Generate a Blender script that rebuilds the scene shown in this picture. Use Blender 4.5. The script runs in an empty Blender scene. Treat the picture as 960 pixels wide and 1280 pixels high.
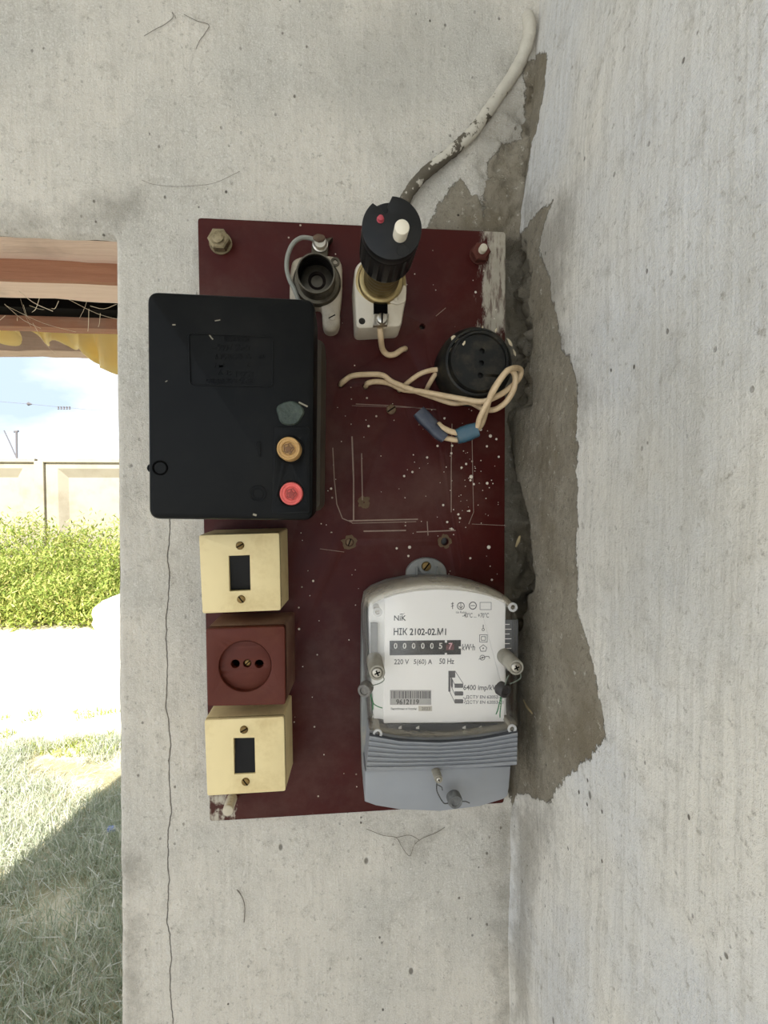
import bpy, bmesh, math, random
import numpy as np
from mathutils import Vector, Matrix, noise

random.seed(7); np.random.seed(7)
S = bpy.context.scene
COL = S.collection

# ------------------------------------------------------------------ camera
D, ZC, F = 0.47, 1.55, 640.0            # distance to the wall, eye height, focal length in pixels
cam_d = bpy.data.cameras.new('camera'); cam = bpy.data.objects.new('camera', cam_d); COL.objects.link(cam)
cam_d.sensor_width = 36; cam_d.sensor_fit = 'AUTO'; cam_d.lens = 36 * F / 1280
cam_d.clip_start = 0.01; cam_d.clip_end = 500
cam.location = (0, -D, ZC)
cam.rotation_euler = (math.radians(90 - 2.2), 0, math.radians(-5.4))
S.camera = cam
RM = cam.rotation_euler.to_matrix()

# ------------------------------------------------------------------ sky, sun, exposure
W = bpy.data.worlds.new('sky'); S.world = W; W.use_nodes = True
wn = W.node_tree; wn.nodes.clear()
tc = wn.nodes.new('ShaderNodeTexCoord'); mp = wn.nodes.new('ShaderNodeMapping'); mp.inputs['Scale'].default_value = (1, 1, 2.5)
nz = wn.nodes.new('ShaderNodeTexNoise'); nz.inputs['Scale'].default_value = 2.2; nz.inputs['Detail'].default_value = 7
rp = wn.nodes.new('ShaderNodeValToRGB'); rp.color_ramp.elements[0].position = 0.46; rp.color_ramp.elements[1].position = 0.72
rp.color_ramp.elements[0].color = (0.36, 0.44, 0.55, 1); rp.color_ramp.elements[1].color = (1, 1, 1, 1)
bg = wn.nodes.new('ShaderNodeBackground'); bg.inputs['Strength'].default_value = 0.7
wo = wn.nodes.new('ShaderNodeOutputWorld')
wn.links.new(tc.outputs['Generated'], mp.inputs['Vector']); wn.links.new(mp.outputs['Vector'], nz.inputs['Vector'])
wn.links.new(nz.outputs['Fac'], rp.inputs['Fac']); wn.links.new(rp.outputs['Color'], bg.inputs['Color']); wn.links.new(bg.outputs[0], wo.inputs['Surface'])

sun_d = bpy.data.lights.new('sun', 'SUN'); sun = bpy.data.objects.new('sun', sun_d); COL.objects.link(sun)
sun_d.energy = 5.0; sun_d.angle = math.radians(0.53); sun_d.color = (1.0, 0.97, 0.93)
SUN_EL = math.radians(40); SUN_DIR = Vector((0.25, 0.97, 0)).normalized() * math.cos(SUN_EL) - Vector((0, 0, math.sin(SUN_EL)))
sun.rotation_euler = SUN_DIR.to_track_quat('-Z', 'Y').to_euler(); sun.location = (-2, -6, 6)

S.view_settings.view_transform = 'Standard'; S.view_settings.look = 'None'
S.view_settings.gamma = 1.0; S.view_settings.use_curve_mapping = False
S.view_settings.exposure = 1.6
S.cycles.max_bounces = 12; S.cycles.diffuse_bounces = 6; S.cycles.transparent_max_bounces = 24

# ------------------------------------------------------------------ helpers
def ray(px, py):
    return RM @ Vector(((px - 480) / F, -(py - 640) / F, -1))
def at(px, py, w):
    """pixel -> (u, v, w): right along the wall, up, out of the wall"""
    d = ray(px, py); t = (D - w) / d.y
    return Vector((d.x * t, ZC + d.z * t, w))
def at_x(px, py, x):
    d = ray(px, py); t = x / d.x
    return Vector((x, -D + d.y * t, ZC + d.z * t))
def at_z(px, py, z):
    d = ray(px, py); t = (z - ZC) / d.z
    return Vector((d.x * t, -D + d.y * t, z))
def at_y(px, py, y):
    d = ray(px, py); t = (y + D) / d.y
    return Vector((d.x * t, y, ZC + d.z * t))
def m(px, w):
    """metres of px pixels at distance w out of the wall"""
    return px * (D - w) / F
def lin(c):
    r = []
    for v in c[:3]:
        v /= 255.0
        r.append(v / 12.92 if v <= 0.04045 else ((v + 0.055) / 1.055) ** 2.4)
    return (*r, 1.0)

MATS = {}
class NT:
    def __init__(s, name):
        s.m = bpy.data.materials.new(name); s.m.use_nodes = True; s.t = s.m.node_tree; s.t.nodes.clear()
        s.out = s.n('ShaderNodeOutputMaterial'); s.b = s.n('ShaderNodeBsdfPrincipled'); s.l(s.b.outputs[0], s.out.inputs[0])
        s.co = s.n('ShaderNodeTexCoord').outputs['Object']
    def n(s, k, **kw):
        x = s.t.nodes.new(k)
        for a, v in kw.items(): setattr(x, a, v)
        return x
    def l(s, a, b): s.t.links.new(a, b)
    def put(s, sock, v):
        if isinstance(v, bpy.types.NodeSocket): s.l(v, sock)
        else: sock.default_value = v
    def noise(s, scale, detail=4, stretch=None, rough=0.55, off=(0, 0, 0)):
        x = s.n('ShaderNodeTexNoise'); x.inputs['Scale'].default_value = scale; x.inputs['Detail'].default_value = detail
        x.inputs['Roughness'].default_value = rough
        mpn = s.n('ShaderNodeMapping'); mpn.inputs['Scale'].default_value = stretch or (1, 1, 1); mpn.inputs['Location'].default_value = off
        s.l(s.co, mpn.inputs['Vector']); s.l(mpn.outputs[0], x.inputs['Vector'])
        return x.outputs['Fac']
    def voro(s, scale, stretch=None):
        x = s.n('ShaderNodeTexVoronoi'); x.inputs['Scale'].default_value = scale
        mpn = s.n('ShaderNodeMapping'); mpn.inputs['Scale'].default_value = stretch or (1, 1, 1)
        s.l(s.co, mpn.inputs['Vector']); s.l(mpn.outputs[0], x.inputs['Vector'])
        return x
    def math(s, op, a, b=0.0, c=0.0):
        x = s.n('ShaderNodeMath', operation=op); s.put(x.inputs[0], a); s.put(x.inputs[1], b); s.put(x.inputs[2], c)
        return x.outputs[0]
    def step(s, v, a, b):
        x = s.n('ShaderNodeMapRange', interpolation_type='SMOOTHSTEP'); s.put(x.inputs['Value'], v)
        x.inputs['From Min'].default_value = a; x.inputs['From Max'].default_value = b
        return x.outputs['Result']
    def mix(s, f, a, b):
        x = s.n('ShaderNodeMix', data_type='RGBA'); s.put(x.inputs[0], f); s.put(x.inputs[6], a); s.put(x.inputs[7], b)
        return x.outputs[2]
    def attr(s, name):
        return s.n('ShaderNodeAttribute', attribute_name=name).outputs['Fac']
    def bump(s, h, dist, strength=1.0, prev=None):
        x = s.n('ShaderNodeBump'); x.inputs['Strength'].default_value = strength; x.inputs['Distance'].default_value = dist
        s.put(x.inputs['Height'], h)
        if prev is not None: s.l(prev, x.inputs['Normal'])
        return x.outputs[0]
    def sep(s):
        x = s.n('ShaderNodeSeparateXYZ'); s.l(s.co, x.inputs[0]); return x.outputs
    def set(s, color=None, rough=None, metal=None, normal=None, spec=None):
        if color is not None: s.put(s.b.inputs['Base Color'], color)
        if rough is not None: s.put(s.b.inputs['Roughness'], rough)
        if metal is not None: s.put(s.b.inputs['Metallic'], metal)
        if normal is not None: s.l(normal, s.b.inputs['Normal'])
        if spec is not None: s.put(s.b.inputs['Specular IOR Level'], spec)
        return s.m

def mat(name, col, rough=0.5, metal=0.0, var=0.12, scale=120, bump=0.0002, dirt=None, dirt_amt=0.0, dirt_scale=25, spec=0.5):
    if name in MATS: return MATS[name]
    t = NT(name); c = lin(col)
    a = tuple(min(1, v * (1 - var)) for v in c[:3]) + (1,); b = tuple(min(1, v * (1 + var)) for v in c[:3]) + (1,)
    n1 = t.noise(scale, 4)
    color = t.mix(n1, a, b)
    r = rough
    if dirt:
        dm = t.math('MULTIPLY', t.step(t.noise(dirt_scale, 6, rough=0.7, off=(3, 1, 7)), 0.45, 0.72), dirt_amt)
        color = t.mix(dm, color, lin(dirt)); r = t.math('MULTIPLY_ADD', dm, 0.3, rough)
    t.set(color, r, metal, t.bump(n1, bump) if bump else None, spec)
    MATS[name] = t.m
    return t.m

def root_of(o):
    while o.parent: o = o.parent
    return o
ROOTS = {}
def props(o, label=None, cat=None, group=None, kind=None):
    if label: o['label'] = label
    if cat: o['category'] = cat
    if group: o['group'] = group
    if kind: o['kind'] = kind
    return o
def thing(name, uvw, label, cat, group=None):
    """Empty on the wall; its parts are modelled in (u, v, w)"""
    o = bpy.data.objects.new(name, None); COL.objects.link(o); o.empty_display_size = 0.02
    o.location = (uvw[0], -uvw[2], uvw[1]); o.rotation_euler = (math.pi / 2, 0, 0)
    ROOTS[o.name] = Vector(uvw)
    return props(o, label, cat, group)
def finish(me, smooth=35):
    if smooth:
        me.polygons.foreach_set('use_smooth', [len(p.vertices) <= 4 and abs(p.normal.z) < 0.99 for p in me.polygons]); me.set_sharp_from_angle(angle=math.radians(smooth))
def mk(name, bm, material, parent=None, origin=None, smooth=35, fix=True):
    """bm in absolute uvw -> mesh object (child of a thing, or itself a thing at origin)"""
    if fix: bmesh.ops.recalc_face_normals(bm, faces=bm.faces)
    me = bpy.data.meshes.new(name)
    r = ROOTS[root_of(parent).name] if parent else Vector(origin)
    bmesh.ops.translate(bm, verts=bm.verts, vec=-r)
    bm.to_mesh(me); bm.free(); finish(me, smooth)
    me.materials.append(material)
    o = bpy.data.objects.new(name, me); COL.objects.link(o)
    if parent: o.parent = parent
    else:
        o.location = (r[0], -r[2], r[1]); o.rotation_euler = (math.pi / 2, 0, 0); ROOTS[o.name] = r
    return o
def mkw(name, bm, material, parent=None, smooth=35, fix=True):
    """bm in world coordinates, object at the world origin"""
    if fix: bmesh.ops.recalc_face_normals(bm, faces=bm.faces)
    me = bpy.data.meshes.new(name); bm.to_mesh(me); bm.free(); finish(me, smooth)
    me.materials.append(material)
    o = bpy.data.objects.new(name, me); COL.objects.link(o)
    if parent: o.parent = parent
    return o

def BM(): return bmesh.new()
def circle(u, v, r, n=32, ru=None, a0=0.0):
    return [(u + (ru or r) * math.cos(a0 + 2 * math.pi * i / n), v + r * math.sin(a0 + 2 * math.pi * i / n)) for i in range(n)]
def rrect(u0, u1, v0, v1, r, n=5):
    p = []
    for cx, cy, a in ((u1 - r, v1 - r, 0), (u0 + r, v1 - r, 90), (u0 + r, v0 + r, 180), (u1 - r, v0 + r, 270)):
        for i in range(n + 1):
            t = math.radians(a + 90 * i / n); p.append((cx + r * math.cos(t), cy + r * math.sin(t)))
    return p
def quad_round(c, r, n=5):
    """round the corners of a polygon given as (u, v) points"""
    out = []; k = len(c)
    for i in range(k):
        p, a, b = Vector(c[i][:2]), Vector(c[i - 1][:2]), Vector(c[(i + 1) % k][:2])
        s, e = p + (a - p).normalized() * r, p + (b - p).normalized() * r
        for j in range(n + 1):
            t = j / n; q = s * (1 - t) ** 2 + p * 2 * t * (1 - t) + e * t * t; out.append((q.x, q.y))
    return out
def area(p): return 0.5 * sum(p[i - 1][0] * p[i][1] - p[i][0] * p[i - 1][1] for i in range(len(p)))
def inset(p, d):
    s = 1 if area(p) > 0 else -1; out = []; k = len(p)
    for i in range(k):
        a = Vector(p[i - 1][:2]); b = Vector(p[i][:2]); c = Vector(p[(i + 1) % k][:2])
        e1, e2 = b - a, c - b
        if e1.length < 1e-9: e1 = e2
        if e2.length < 1e-9: e2 = e1
        n = Vector((-e1.y, e1.x)).normalized() + Vector((-e2.y, e2.x)).normalized()
        if n.length < 1e-6: out.append((b.x, b.y)); continue
        n.normalize(); q = b + n * d * s; out.append((q.x, q.y))
    return out
def loft(bm, rings, cap0=True, cap1=True):
    """rings: list of (outline, w)"""
    R = [[bm.verts.new((p[0], p[1], w)) for p in o] for o, w in rings]
    n = len(R[0])
    for a, b in zip(R, R[1:]):
        for i in range(n): bm.faces.new((a[i], a[(i + 1) % n], b[(i + 1) % n], b[i]))
    if cap0: bm.faces.new(R[0][::-1])
    if cap1: bm.faces.new(R[-1])
    return bm
def slab(bm, o, w0, w1, bev=0.001):
    return loft(bm, [(o, w0), (o, w1 - bev), (inset(o, bev * 0.35), w1 - bev * 0.35), (inset(o, bev), w1)])
def box(bm, u0, u1, v0, v1, w0, w1, bev=0.0):
    vs = [bm.verts.new(c) for c in ((u0, v0, w0), (u1, v0, w0), (u1, v1, w0), (u0, v1, w0), (u0, v0, w1), (u1, v0, w1), (u1, v1, w1), (u0, v1, w1))]
    fs = [bm.faces.new([vs[i] for i in f]) for f in ((0, 3, 2, 1), (4, 5, 6, 7), (0, 1, 5, 4), (1, 2, 6, 5), (2, 3, 7, 6), (3, 0, 4, 7))]
    if bev: bmesh.ops.bevel(bm, geom=list({e for f in fs for e in f.edges}), offset=bev, segments=2, affect='EDGES', profile=0.5)
    return bm
def lathe(bm, c, prof, n=40, axis=None, cap=True, rmod=None):
    """prof: (radius, height along w)"""
    M = Matrix.Identity(3)
    if axis is not None: M = Vector((0, 0, 1)).rotation_difference(Vector(axis)).to_matrix()
    R = []
    for k, (r, h) in enumerate(prof):
        R.append([bm.verts.new(Vector(c) + M @ Vector(((rmod(i / n, k, r) if rmod else r) * math.cos(2 * math.pi * i / n), (rmod(i / n, k, r) if rmod else r) * math.sin(2 * math.pi * i / n), h))) for i in range(n)])
    for a, b in zip(R, R[1:]):
        for i in range(n): bm.faces.new((a[i], a[(i + 1) % n], b[(i + 1) % n], b[i]))
    if cap: bm.faces.new(R[0][::-1]); bm.faces.new(R[-1])
    return bm
def spline(pts, k=8):
    P = [Vector(p) for p in pts]; P = [2 * P[0] - P[1]] + P + [2 * P[-1] - P[-2]]; out = []
    for i in range(1, len(P) - 2):
        a, b, c, d = P[i - 1:i + 3]
        for j in range(k):
            t = j / k
            out.append(0.5 * (2 * b + (c - a) * t + (2 * a - 5 * b + 4 * c - d) * t * t + (3 * b - a - 3 * c + d) * t ** 3))
    out.append(P[-2]); return out
def tube(bm, pts, r, n=10, k=8, smooth=True):
    P = spline(pts, k) if smooth else [Vector(p) for p in pts]
    R = []; up = Vector((0.13, 0.27, 0.95)).normalized()
    for i, p in enumerate(P):
        t = (P[min(i + 1, len(P) - 1)] - P[max(i - 1, 0)]).normalized()
        x = (up - t * up.dot(t)).normalized(); y = t.cross(x); up = x
        rr = r(i / (len(P) - 1)) if callable(r) else r
        R.append([bm.verts.new(p + (x * math.cos(2 * math.pi * j / n) + y * math.sin(2 * math.pi * j / n)) * rr) for j in range(n)])
    for a, b in zip(R, R[1:]):
        for j in range(n): bm.faces.new((a[j], a[(j + 1) % n], b[(j + 1) % n], b[j]))
    bm.faces.new(R[0][::-1]); bm.faces.new(R[-1])
    return bm
def to_bm(curve_obj, bm, xf):
    dg = bpy.context.evaluated_depsgraph_get(); me = bpy.data.meshes.new_from_object(curve_obj.evaluated_get(dg))
    b2 = BM(); b2.from_mesh(me); bmesh.ops.remove_doubles(b2, verts=b2.verts, dist=1e-6)
    for v in b2.verts: v.co = xf(v.co)
    tmp = bpy.data.meshes.new('tmp'); b2.to_mesh(tmp); b2.free(); bm.from_mesh(tmp)
    c = curve_obj.data; bpy.data.objects.remove(curve_obj); bpy.data.curves.remove(c); bpy.data.meshes.remove(me); bpy.data.meshes.remove(tmp)
    return bm
def plate(bm, outline, holes, w0, w1, bev=0.0):
    """a slab with openings, in uvw"""
    cu = bpy.data.curves.new('c', 'CURVE'); cu.dimensions = '2D'; cu.fill_mode = 'BOTH'
    for o in [outline] + list(holes):
        sp = cu.splines.new('POLY'); sp.points.add(len(o) - 1); sp.use_cyclic_u = True
        for i, p in enumerate(o): sp.points[i].co = (p[0] * 100, p[1] * 100, 0, 1)      # cm for precision
    cu.extrude = (w1 - w0) * 50 - bev * 100; cu.bevel_depth = bev * 100; cu.bevel_resolution = 1; cu.offset = -bev * 100
    ob = bpy.data.objects.new('c', cu); COL.objects.link(ob); bpy.context.view_layer.update()
    wm = (w0 + w1) / 2
    return to_bm(ob, bm, lambda c: Vector((c.x / 100, c.y / 100, c.z / 100 + wm)))
def text(bm, body, x0, x1, y0, y1, w, th=0.0001, bold=0.0, keep=False):
    """lettering fitted to a pixel box (left, right, top, bottom) on the plane w"""
    cu = bpy.data.curves.new('t', 'FONT'); cu.body = body; cu.size = 10; cu.resolution_u = 3; cu.offset = bold * 10
    ob = bpy.data.objects.new('t', cu); COL.objects.link(ob); bpy.context.view_layer.update()
    bb = [Vector(c) for c in ob.bound_box]; mn = Vector((min(c.x for c in bb), min(c.y for c in bb))); mx = Vector((max(c.x for c in bb), max(c.y for c in bb)))
    A = at(x0, y1, w); B_ = at(x1, y1, w); C_ = at(x0, y0, w)
    su = (B_ - A).length / max(1e-6, mx.x - mn.x); sv = (C_ - A).length / max(1e-6, mx.y - mn.y)
    U = (B_ - A).normalized(); V = (C_ - A).normalized(); V = Vector((-U.y, U.x, 0)) if not keep else V
    b2 = to_bm(ob, BM(), lambda c: A + U * (c.x - mn.x) * su + V * (c.y - mn.y) * sv)
    r = bmesh.ops.extrude_face_region(b2, geom=list(b2.faces))
    bmesh.ops.translate(b2, verts=[g for g in r['geom'] if isinstance(g, bmesh.types.BMVert)], vec=(0, 0, th))
    tmp = bpy.data.meshes.new('tmp'); b2.to_mesh(tmp); b2.free(); bm.from_mesh(tmp); bpy.data.meshes.remove(tmp)
    return bm
def prect(bm, x0, x1, y0, y1, w, th=0.0001):
    """flat printed rectangle from a pixel box"""
    o = [at(x0, y1, w)[:2], at(x1, y1, w)[:2], at(x1, y0, w)[:2], at(x0, y0, w)[:2]]
    return loft(bm, [(o, w), (o, w + th)])
def ppoly(bm, pts, w, th=0.0001):
    o = [at(x, y, w)[:2] for x, y in pts]
    return loft(bm, [(o, w), (o, w + th)])
def pline(bm, pts, w, px=1.0, th=0.0001, closed=False):
    P = [at(x, y, w) for x, y in pts]
    if closed: P.append(P[0])
    h = m(px, w) / 2
    for a, b in zip(P, P[1:]):
        d = (b - a).normalized(); nn = Vector((-d.y, d.x, 0)) * h; d = d * h * 0.6
        o = [(a - d - nn)[:2], (b + d - nn)[:2], (b + d + nn)[:2], (a - d + nn)[:2]]
        loft(bm, [(o, w), (o, w + th)])
    return bm
def pring(bm, x, y, r, w, px=1.0, th=0.0001, n=24):
    c = at(x, y, w); ro = m(r, w); ri = ro - m(px, w)
    lathe(bm, (c.x, c.y, w), [(ri, 0), (ri, th), (ro, th), (ro, 0), (ri, 0)], n, cap=False); return bm
def screw_head(bm_head, bm_slot, c, r, h, cross=False, ang=0.6):
    """round head with a real slot shown as a dark inlay"""
    lathe(bm_head, c, [(r, 0), (r, h * 0.5), (r * 0.85, h * 0.85), (r * 0.5, h)], 24)
    for a in ((ang, ang + math.pi / 2) if cross else (ang,)):
        d = Vector((math.cos(a), math.sin(a), 0)); q = Vector((-d.y, d.x, 0)); l = r * (0.55 if cross else 0.9); t = r * 0.14
        z = Vector(c) + Vector((0, 0, h * 0.7))
        vs = []
        for s1, s2 in ((-1, -1), (1, -1), (1, 1), (-1, 1)): vs.append(((z + d * l * s1 + q * t * s2).x, (z + d * l * s1 + q * t * s2).y))
        loft(bm_slot, [(vs, z.z), (vs, z.z + h * 0.34)])

# ------------------------------------------------------------------ setting: walls
B = 0.016                                        # front face of the board, out of the wall
XR = at(646, 640, 0).x                           # the right wall
VLO, VHI = ZC - 0.56, ZC + 0.56
JA, JB = at(143, 300, 0), at(150, 1280, 0)
def jamb(v): return JA.x + (JB.x - JA.x) * (v - JA.y) / (JB.y - JA.y)
VT = at(70, 294, 0).y                            # top of the doorway
TH = 0.22                                        # wall thickness
UL = JA.x - 0.85                                 # far jamb of the doorway
XL = -1.65                                       # left end of the shed

def sdf(P, Q, poly):
    """signed distance to a polygon, positive inside"""
    n = len(poly); d = np.full(P.shape, 1e9); ins = np.zeros(P.shape, bool)
    for i in range(n):
        ax, ay = poly[i - 1]; bx, by = poly[i]
        ex, ey = bx - ax, by - ay; wx, wy = P - ax, Q - ay
        t = np.clip((wx * ex + wy * ey) / (ex * ex + ey * ey + 1e-12), 0, 1)
        d = np.minimum(d, np.hypot(wx - ex * t, wy - ey * t))
        c = ((ay > Q) != (by > Q)) & (P < (bx - ax) * (Q - ay) / (by - ay + 1e-12) + ax); ins ^= c
    return np.where(ins, d, -d)
def fract(X, Y, Z, sc, oc=4):
    return np.array([noise.fractal(Vector((x * sc, y * sc, z * sc)), 0.9, 2.1, oc) for x, y, z in zip(X.ravel(), Y.ravel(), Z.ravel())]).reshape(X.shape)
def smooth(x, a, b):
    t = np.clip((x - a) / (b - a), 0, 1); return t * t * (3 - 2 * t)

def plaster(name, warm, cool, streak, axis):
    t = NT(name)
    n1 = t.noise(7, 5, off=(1.3, 0.4, 2)); n2 = t.noise(60, 6, rough=0.65); n3 = t.noise(80, 6, stretch=streak, rough=0.65)
    n4 = t.noise(650, 4, rough=0.75); n5 = t.noise(170, 5, rough=0.75, off=(6, 6, 1)); n6 = t.noise(3.5, 4, off=(2, 2, 9))
    col = t.mix(t.step(n1, 0.35, 0.65), lin(warm), lin(cool))
    col = t.mix(t.math('MULTIPLY', t.step(n3, 0.42, 0.66), 0.5 if axis else 0.3), col, lin(tuple(v * 0.84 for v in warm)))
    col = t.mix(t.math('MULTIPLY', t.step(n2, 0.5, 0.75), 0.45), col, lin((158, 151, 138)))
    col = t.mix(t.math('MULTIPLY', t.step(n4, 0.48, 0.66), 0.7), col, lin((228, 224, 215)))
    col = t.mix(t.math('MULTIPLY', t.step(n5, 0.55, 0.72), 0.7), col, lin((150, 142, 128)))
    col = t.mix(t.math('MULTIPLY', t.step(n6, 0.52, 0.68), 0.35), col, lin((172, 168, 158)))
    # dark specks and pits, sparse
    vo = t.voro(130, stretch=(1, 1, 0.8)); sp = t.step(vo.outputs['Distance'], 0.17, 0.10)
    wh = t.n('ShaderNodeTexWhiteNoise', noise_dimensions='3D'); t.l(vo.outputs['Position'], wh.inputs['Vector'])
    sp = t.math('MULTIPLY', sp, t.step(wh.outputs['Value'], 0.72, 0.75))
    sp = t.math('MULTIPLY', sp, t.step(t.noise(9, 3, off=(5, 5, 5)), 0.42, 0.62))
    col = t.mix(t.math('MULTIPLY', sp, 0.85), col, lin((84, 74, 62)))
    vo2 = t.voro(40, stretch=(1, 1, 0.6)); sp2 = t.step(vo2.outputs['Distance'], 0.10, 0.05)
    wh2 = t.n('ShaderNodeTexWhiteNoise', noise_dimensions='3D'); t.l(vo2.outputs['Position'], wh2.inputs['Vector'])
    sp2 = t.math('MULTIPLY', sp2, t.step(wh2.outputs['Value'], 0.90, 0.92))
    col = t.mix(t.math('MULTIPLY', sp2, 0.7), col, lin((70, 62, 52)))
    # old grime worn into the whitewash
    gm = t.step(t.math('ADD', t.attr('stain'), t.math('MULTIPLY', t.math('SUBTRACT', t.noise(26, 7, rough=0.75, off=(1, 6, 2)), 0.5), 0.10)), -0.012, 0.03)
    col = t.mix(t.math('MULTIPLY', gm, 0.55), col, lin((128, 121, 108)))
    # bare cement
    cem = t.math('ADD', t.attr('cement'), t.math('MULTIPLY', t.math('SUBTRACT', t.noise(70, 6, rough=0.7, off=(2, 9, 4)), 0.5), 0.016))
    cem = t.math('ADD', cem, t.math('MULTIPLY', t.math('SUBTRACT', t.noise(260, 5, stretch=(1, 1, 0.4), rough=0.8, off=(1, 1, 8)), 0.5), 0.009))
    cm = t.step(cem, -0.0004, 0.0006)
    ccol = t.mix(n2, lin((120, 112, 97)), lin((162, 153, 136)))
    ccol = t.mix(t.math('MULTIPLY', t.step(n5, 0.5, 0.7), 0.5), ccol, lin((84, 76, 64)))
    ccol = t.mix(t.step(t.noise(18, 5, off=(7, 3, 1)), 0.45, 0.7), ccol, lin((124, 114, 96)))
    wp = t.math('MULTIPLY', t.step(t.noise(150, 5, rough=0.75, off=(4, 4, 4)), 0.60, 0.66), 0.55)
    ccol = t.mix(wp, ccol, lin((196, 190, 176)))
    ck = t.math('MULTIPLY', t.step(t.voro(55).outputs['Distance'], 0.09, 0.04), t.step(n2, 0.5, 0.58))
    ccol = t.mix(ck, ccol, lin((52, 46, 38)))
    col = t.mix(cm, col, ccol)
    # crack
    cw = t.math('ADD', t.attr('crack'), t.math('MULTIPLY', t.math('SUBTRACT', t.noise(60, 4, off=(8, 2, 2)), 0.5), 0.005))
    cr = t.step(t.math('ABSOLUTE', cw), 0.00065, 0.0002)
    col = t.mix(t.math('MULTIPLY', cr, 0.75), col, lin((74, 66, 56)))
    h = t.math('ADD', t.math('MULTIPLY', n2, 0.6), t.math('MULTIPLY', n4, 0.35)); h = t.math('ADD', h, t.math('MULTIPLY', n3, 0.35)); h = t.math('ADD', h, t.math('MULTIPLY', n5, 0.5))
    h = t.math('SUBTRACT', h, t.math('MULTIPLY', t.math('ADD', t.math('ADD', sp, sp2), cr), 0.5))
    h = t.math('SUBTRACT', h, t.math('MULTIPLY', cm, 0.7))
    t.set(col, 0.92, 0, t.bump(h, 0.0032, 0.9), 0.15)
    return t.m
M_WB = plaster('plaster_back', (220, 212, 198), (200, 195, 184), (2.4, 1, 0.2), 0)
M_WR = plaster('plaster_side', (229, 223, 211), (215, 214, 212), (1, 3.2, 0.14), 1)

class Mesh:
    def __init__(s): s.v = []; s.f = []; s.a = {'cement': [], 'crack': [], 'stain': []}
    def grid(s, P, cement=None, crack=None, stain=None):
        """P: array (rows, cols, 3)"""
        r, c = P.shape[:2]; b = len(s.v); s.v += P.reshape(-1, 3).tolist()
        n = r * c
        s.a['cement'] += (cement.ravel() if cement is not None else np.full(n, -1.0)).tolist()
        s.a['crack'] += (crack.ravel() if crack is not None else np.full(n, 1.0)).tolist()
        s.a['stain'] += (stain.ravel() if stain is not None else np.full(n, -1.0)).tolist()
        i = (np.arange(r - 1)[:, None] * c + np.arange(c - 1)[None, :] + b).ravel()
        s.f += np.stack([i, i + 1, i + c + 1, i + c], 1).tolist()
    def quad(s, *p):
        b = len(s.v); s.v += [list(x) for x in p]; s.f.append([b, b + 1, b + 2, b + 3])
        s.a['cement'] += [-1.0] * 4; s.a['crack'] += [1.0] * 4; s.a['stain'] += [-1.0] * 4
    def build(s, name, material, smooth_=True):
        me = bpy.data.meshes.new(name); me.from_pydata(s.v, [], s.f)
        for k, v in s.a.items():
            a = me.attributes.new(k, 'FLOAT', 'POINT'); a.data.foreach_set('value', v)
        me.polygons.foreach_set('use_smooth', [smooth_] * len(me.polygons)); me.materials.append(material); me.update()
        o = bpy.data.objects.new(name, me); COL.objects.link(o); o['kind'] = 'structure'; return o

def pxpoly_back(pts): return [tuple(at(x, y, 0)[:2]) for x, y in pts]
def pxpoly_right(pts): return [(at_x(x, y, XR).y, at_x(x, y, XR).z) for x, y in pts]

wb = Mesh()
vs = np.arange(VLO, VHI + 1e-6, 0.0022); nu = 235
T = np.linspace(0, 1, nu)[None, :].repeat(len(vs), 0); V = vs[:, None].repeat(nu, 1)
JU = np.where(V < VT, jamb(V), jamb(VT))
U = JU + (XR + 0.06 - JU) * T
cem = np.maximum.reduce([
    sdf(U, V, pxpoly_back([(532, 292), (545, 262), (562, 238), (574, 220), (590, 244), (600, 250), (604, 292)])),
    sdf(U, V, pxpoly_back([(600, 292), (606, 238), (612, 200), (628, 184), (648, 178), (680, 180), (680, 292)])),
    sdf(U, V, pxpoly_back([(652, 92), (658, 78), (690, 70), (690, 185), (648, 182), (655, 150)])),
    sdf(U, V, pxpoly_back([(600, 285), (690, 285), (690, 1000), (642, 1008), (634, 985), (620, 985)]))])
rough_zone = np.maximum(sdf(U, V, pxpoly_back([(560, 292), (585, 225), (560, 215), (600, 175), (630, 130), (655, 80), (690, 70), (690, 292)])), -1)
deep = smooth(sdf(U, V, pxpoly_back([(622, 300), (690, 300), (690, 1000), (628, 990)])), -0.004, 0.012)
crack_u = np.array([at(209 + 4 * (y - 600) / 680 + 2.0 * math.sin(y * 0.021) + 1.2 * math.sin(y * 0.07), y, 0).x for y in np.linspace(0, 1280, 200)])
crack_v = np.array([at(210, y, 0).y for y in np.linspace(0, 1280, 200)])
cu_ = np.interp(V[:, 0], crack_v[::-1], crack_u[::-1])[:, None]
crack = np.where(V < at(200, 640, 0).y, U - cu_, 1.0)
Z0 = np.zeros_like(U)
Wd = 0.0022 * fract(U, V, Z0, 9, 3) + 0.0006 * fract(U, V, Z0, 60, 3)
rz = smooth(rough_zone, -0.006, 0.02)
Wd += rz * (0.0055 * fract(U, V, Z0, 55, 4) + 0.0018) + smooth(cem, -0.001, 0.003) * 0.0012 * fract(U, V, Z0 + 3, 90, 3)
Wd -= deep * (0.022 + 0.006 * fract(U, V, Z0, 70, 3))
edge = np.clip(1 - (U - JU) / 0.006, 0, 1) * (V < VT); Wd -= 0.006 * (1 - np.sqrt(1 - edge ** 2 * 0.999)) + edge * 0.001 * fract(U, V, Z0, 45, 2)
def stain_of(P, Q, polys, conv): return np.maximum.reduce([sdf(P, Q, conv(p)) for p in polys])
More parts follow.
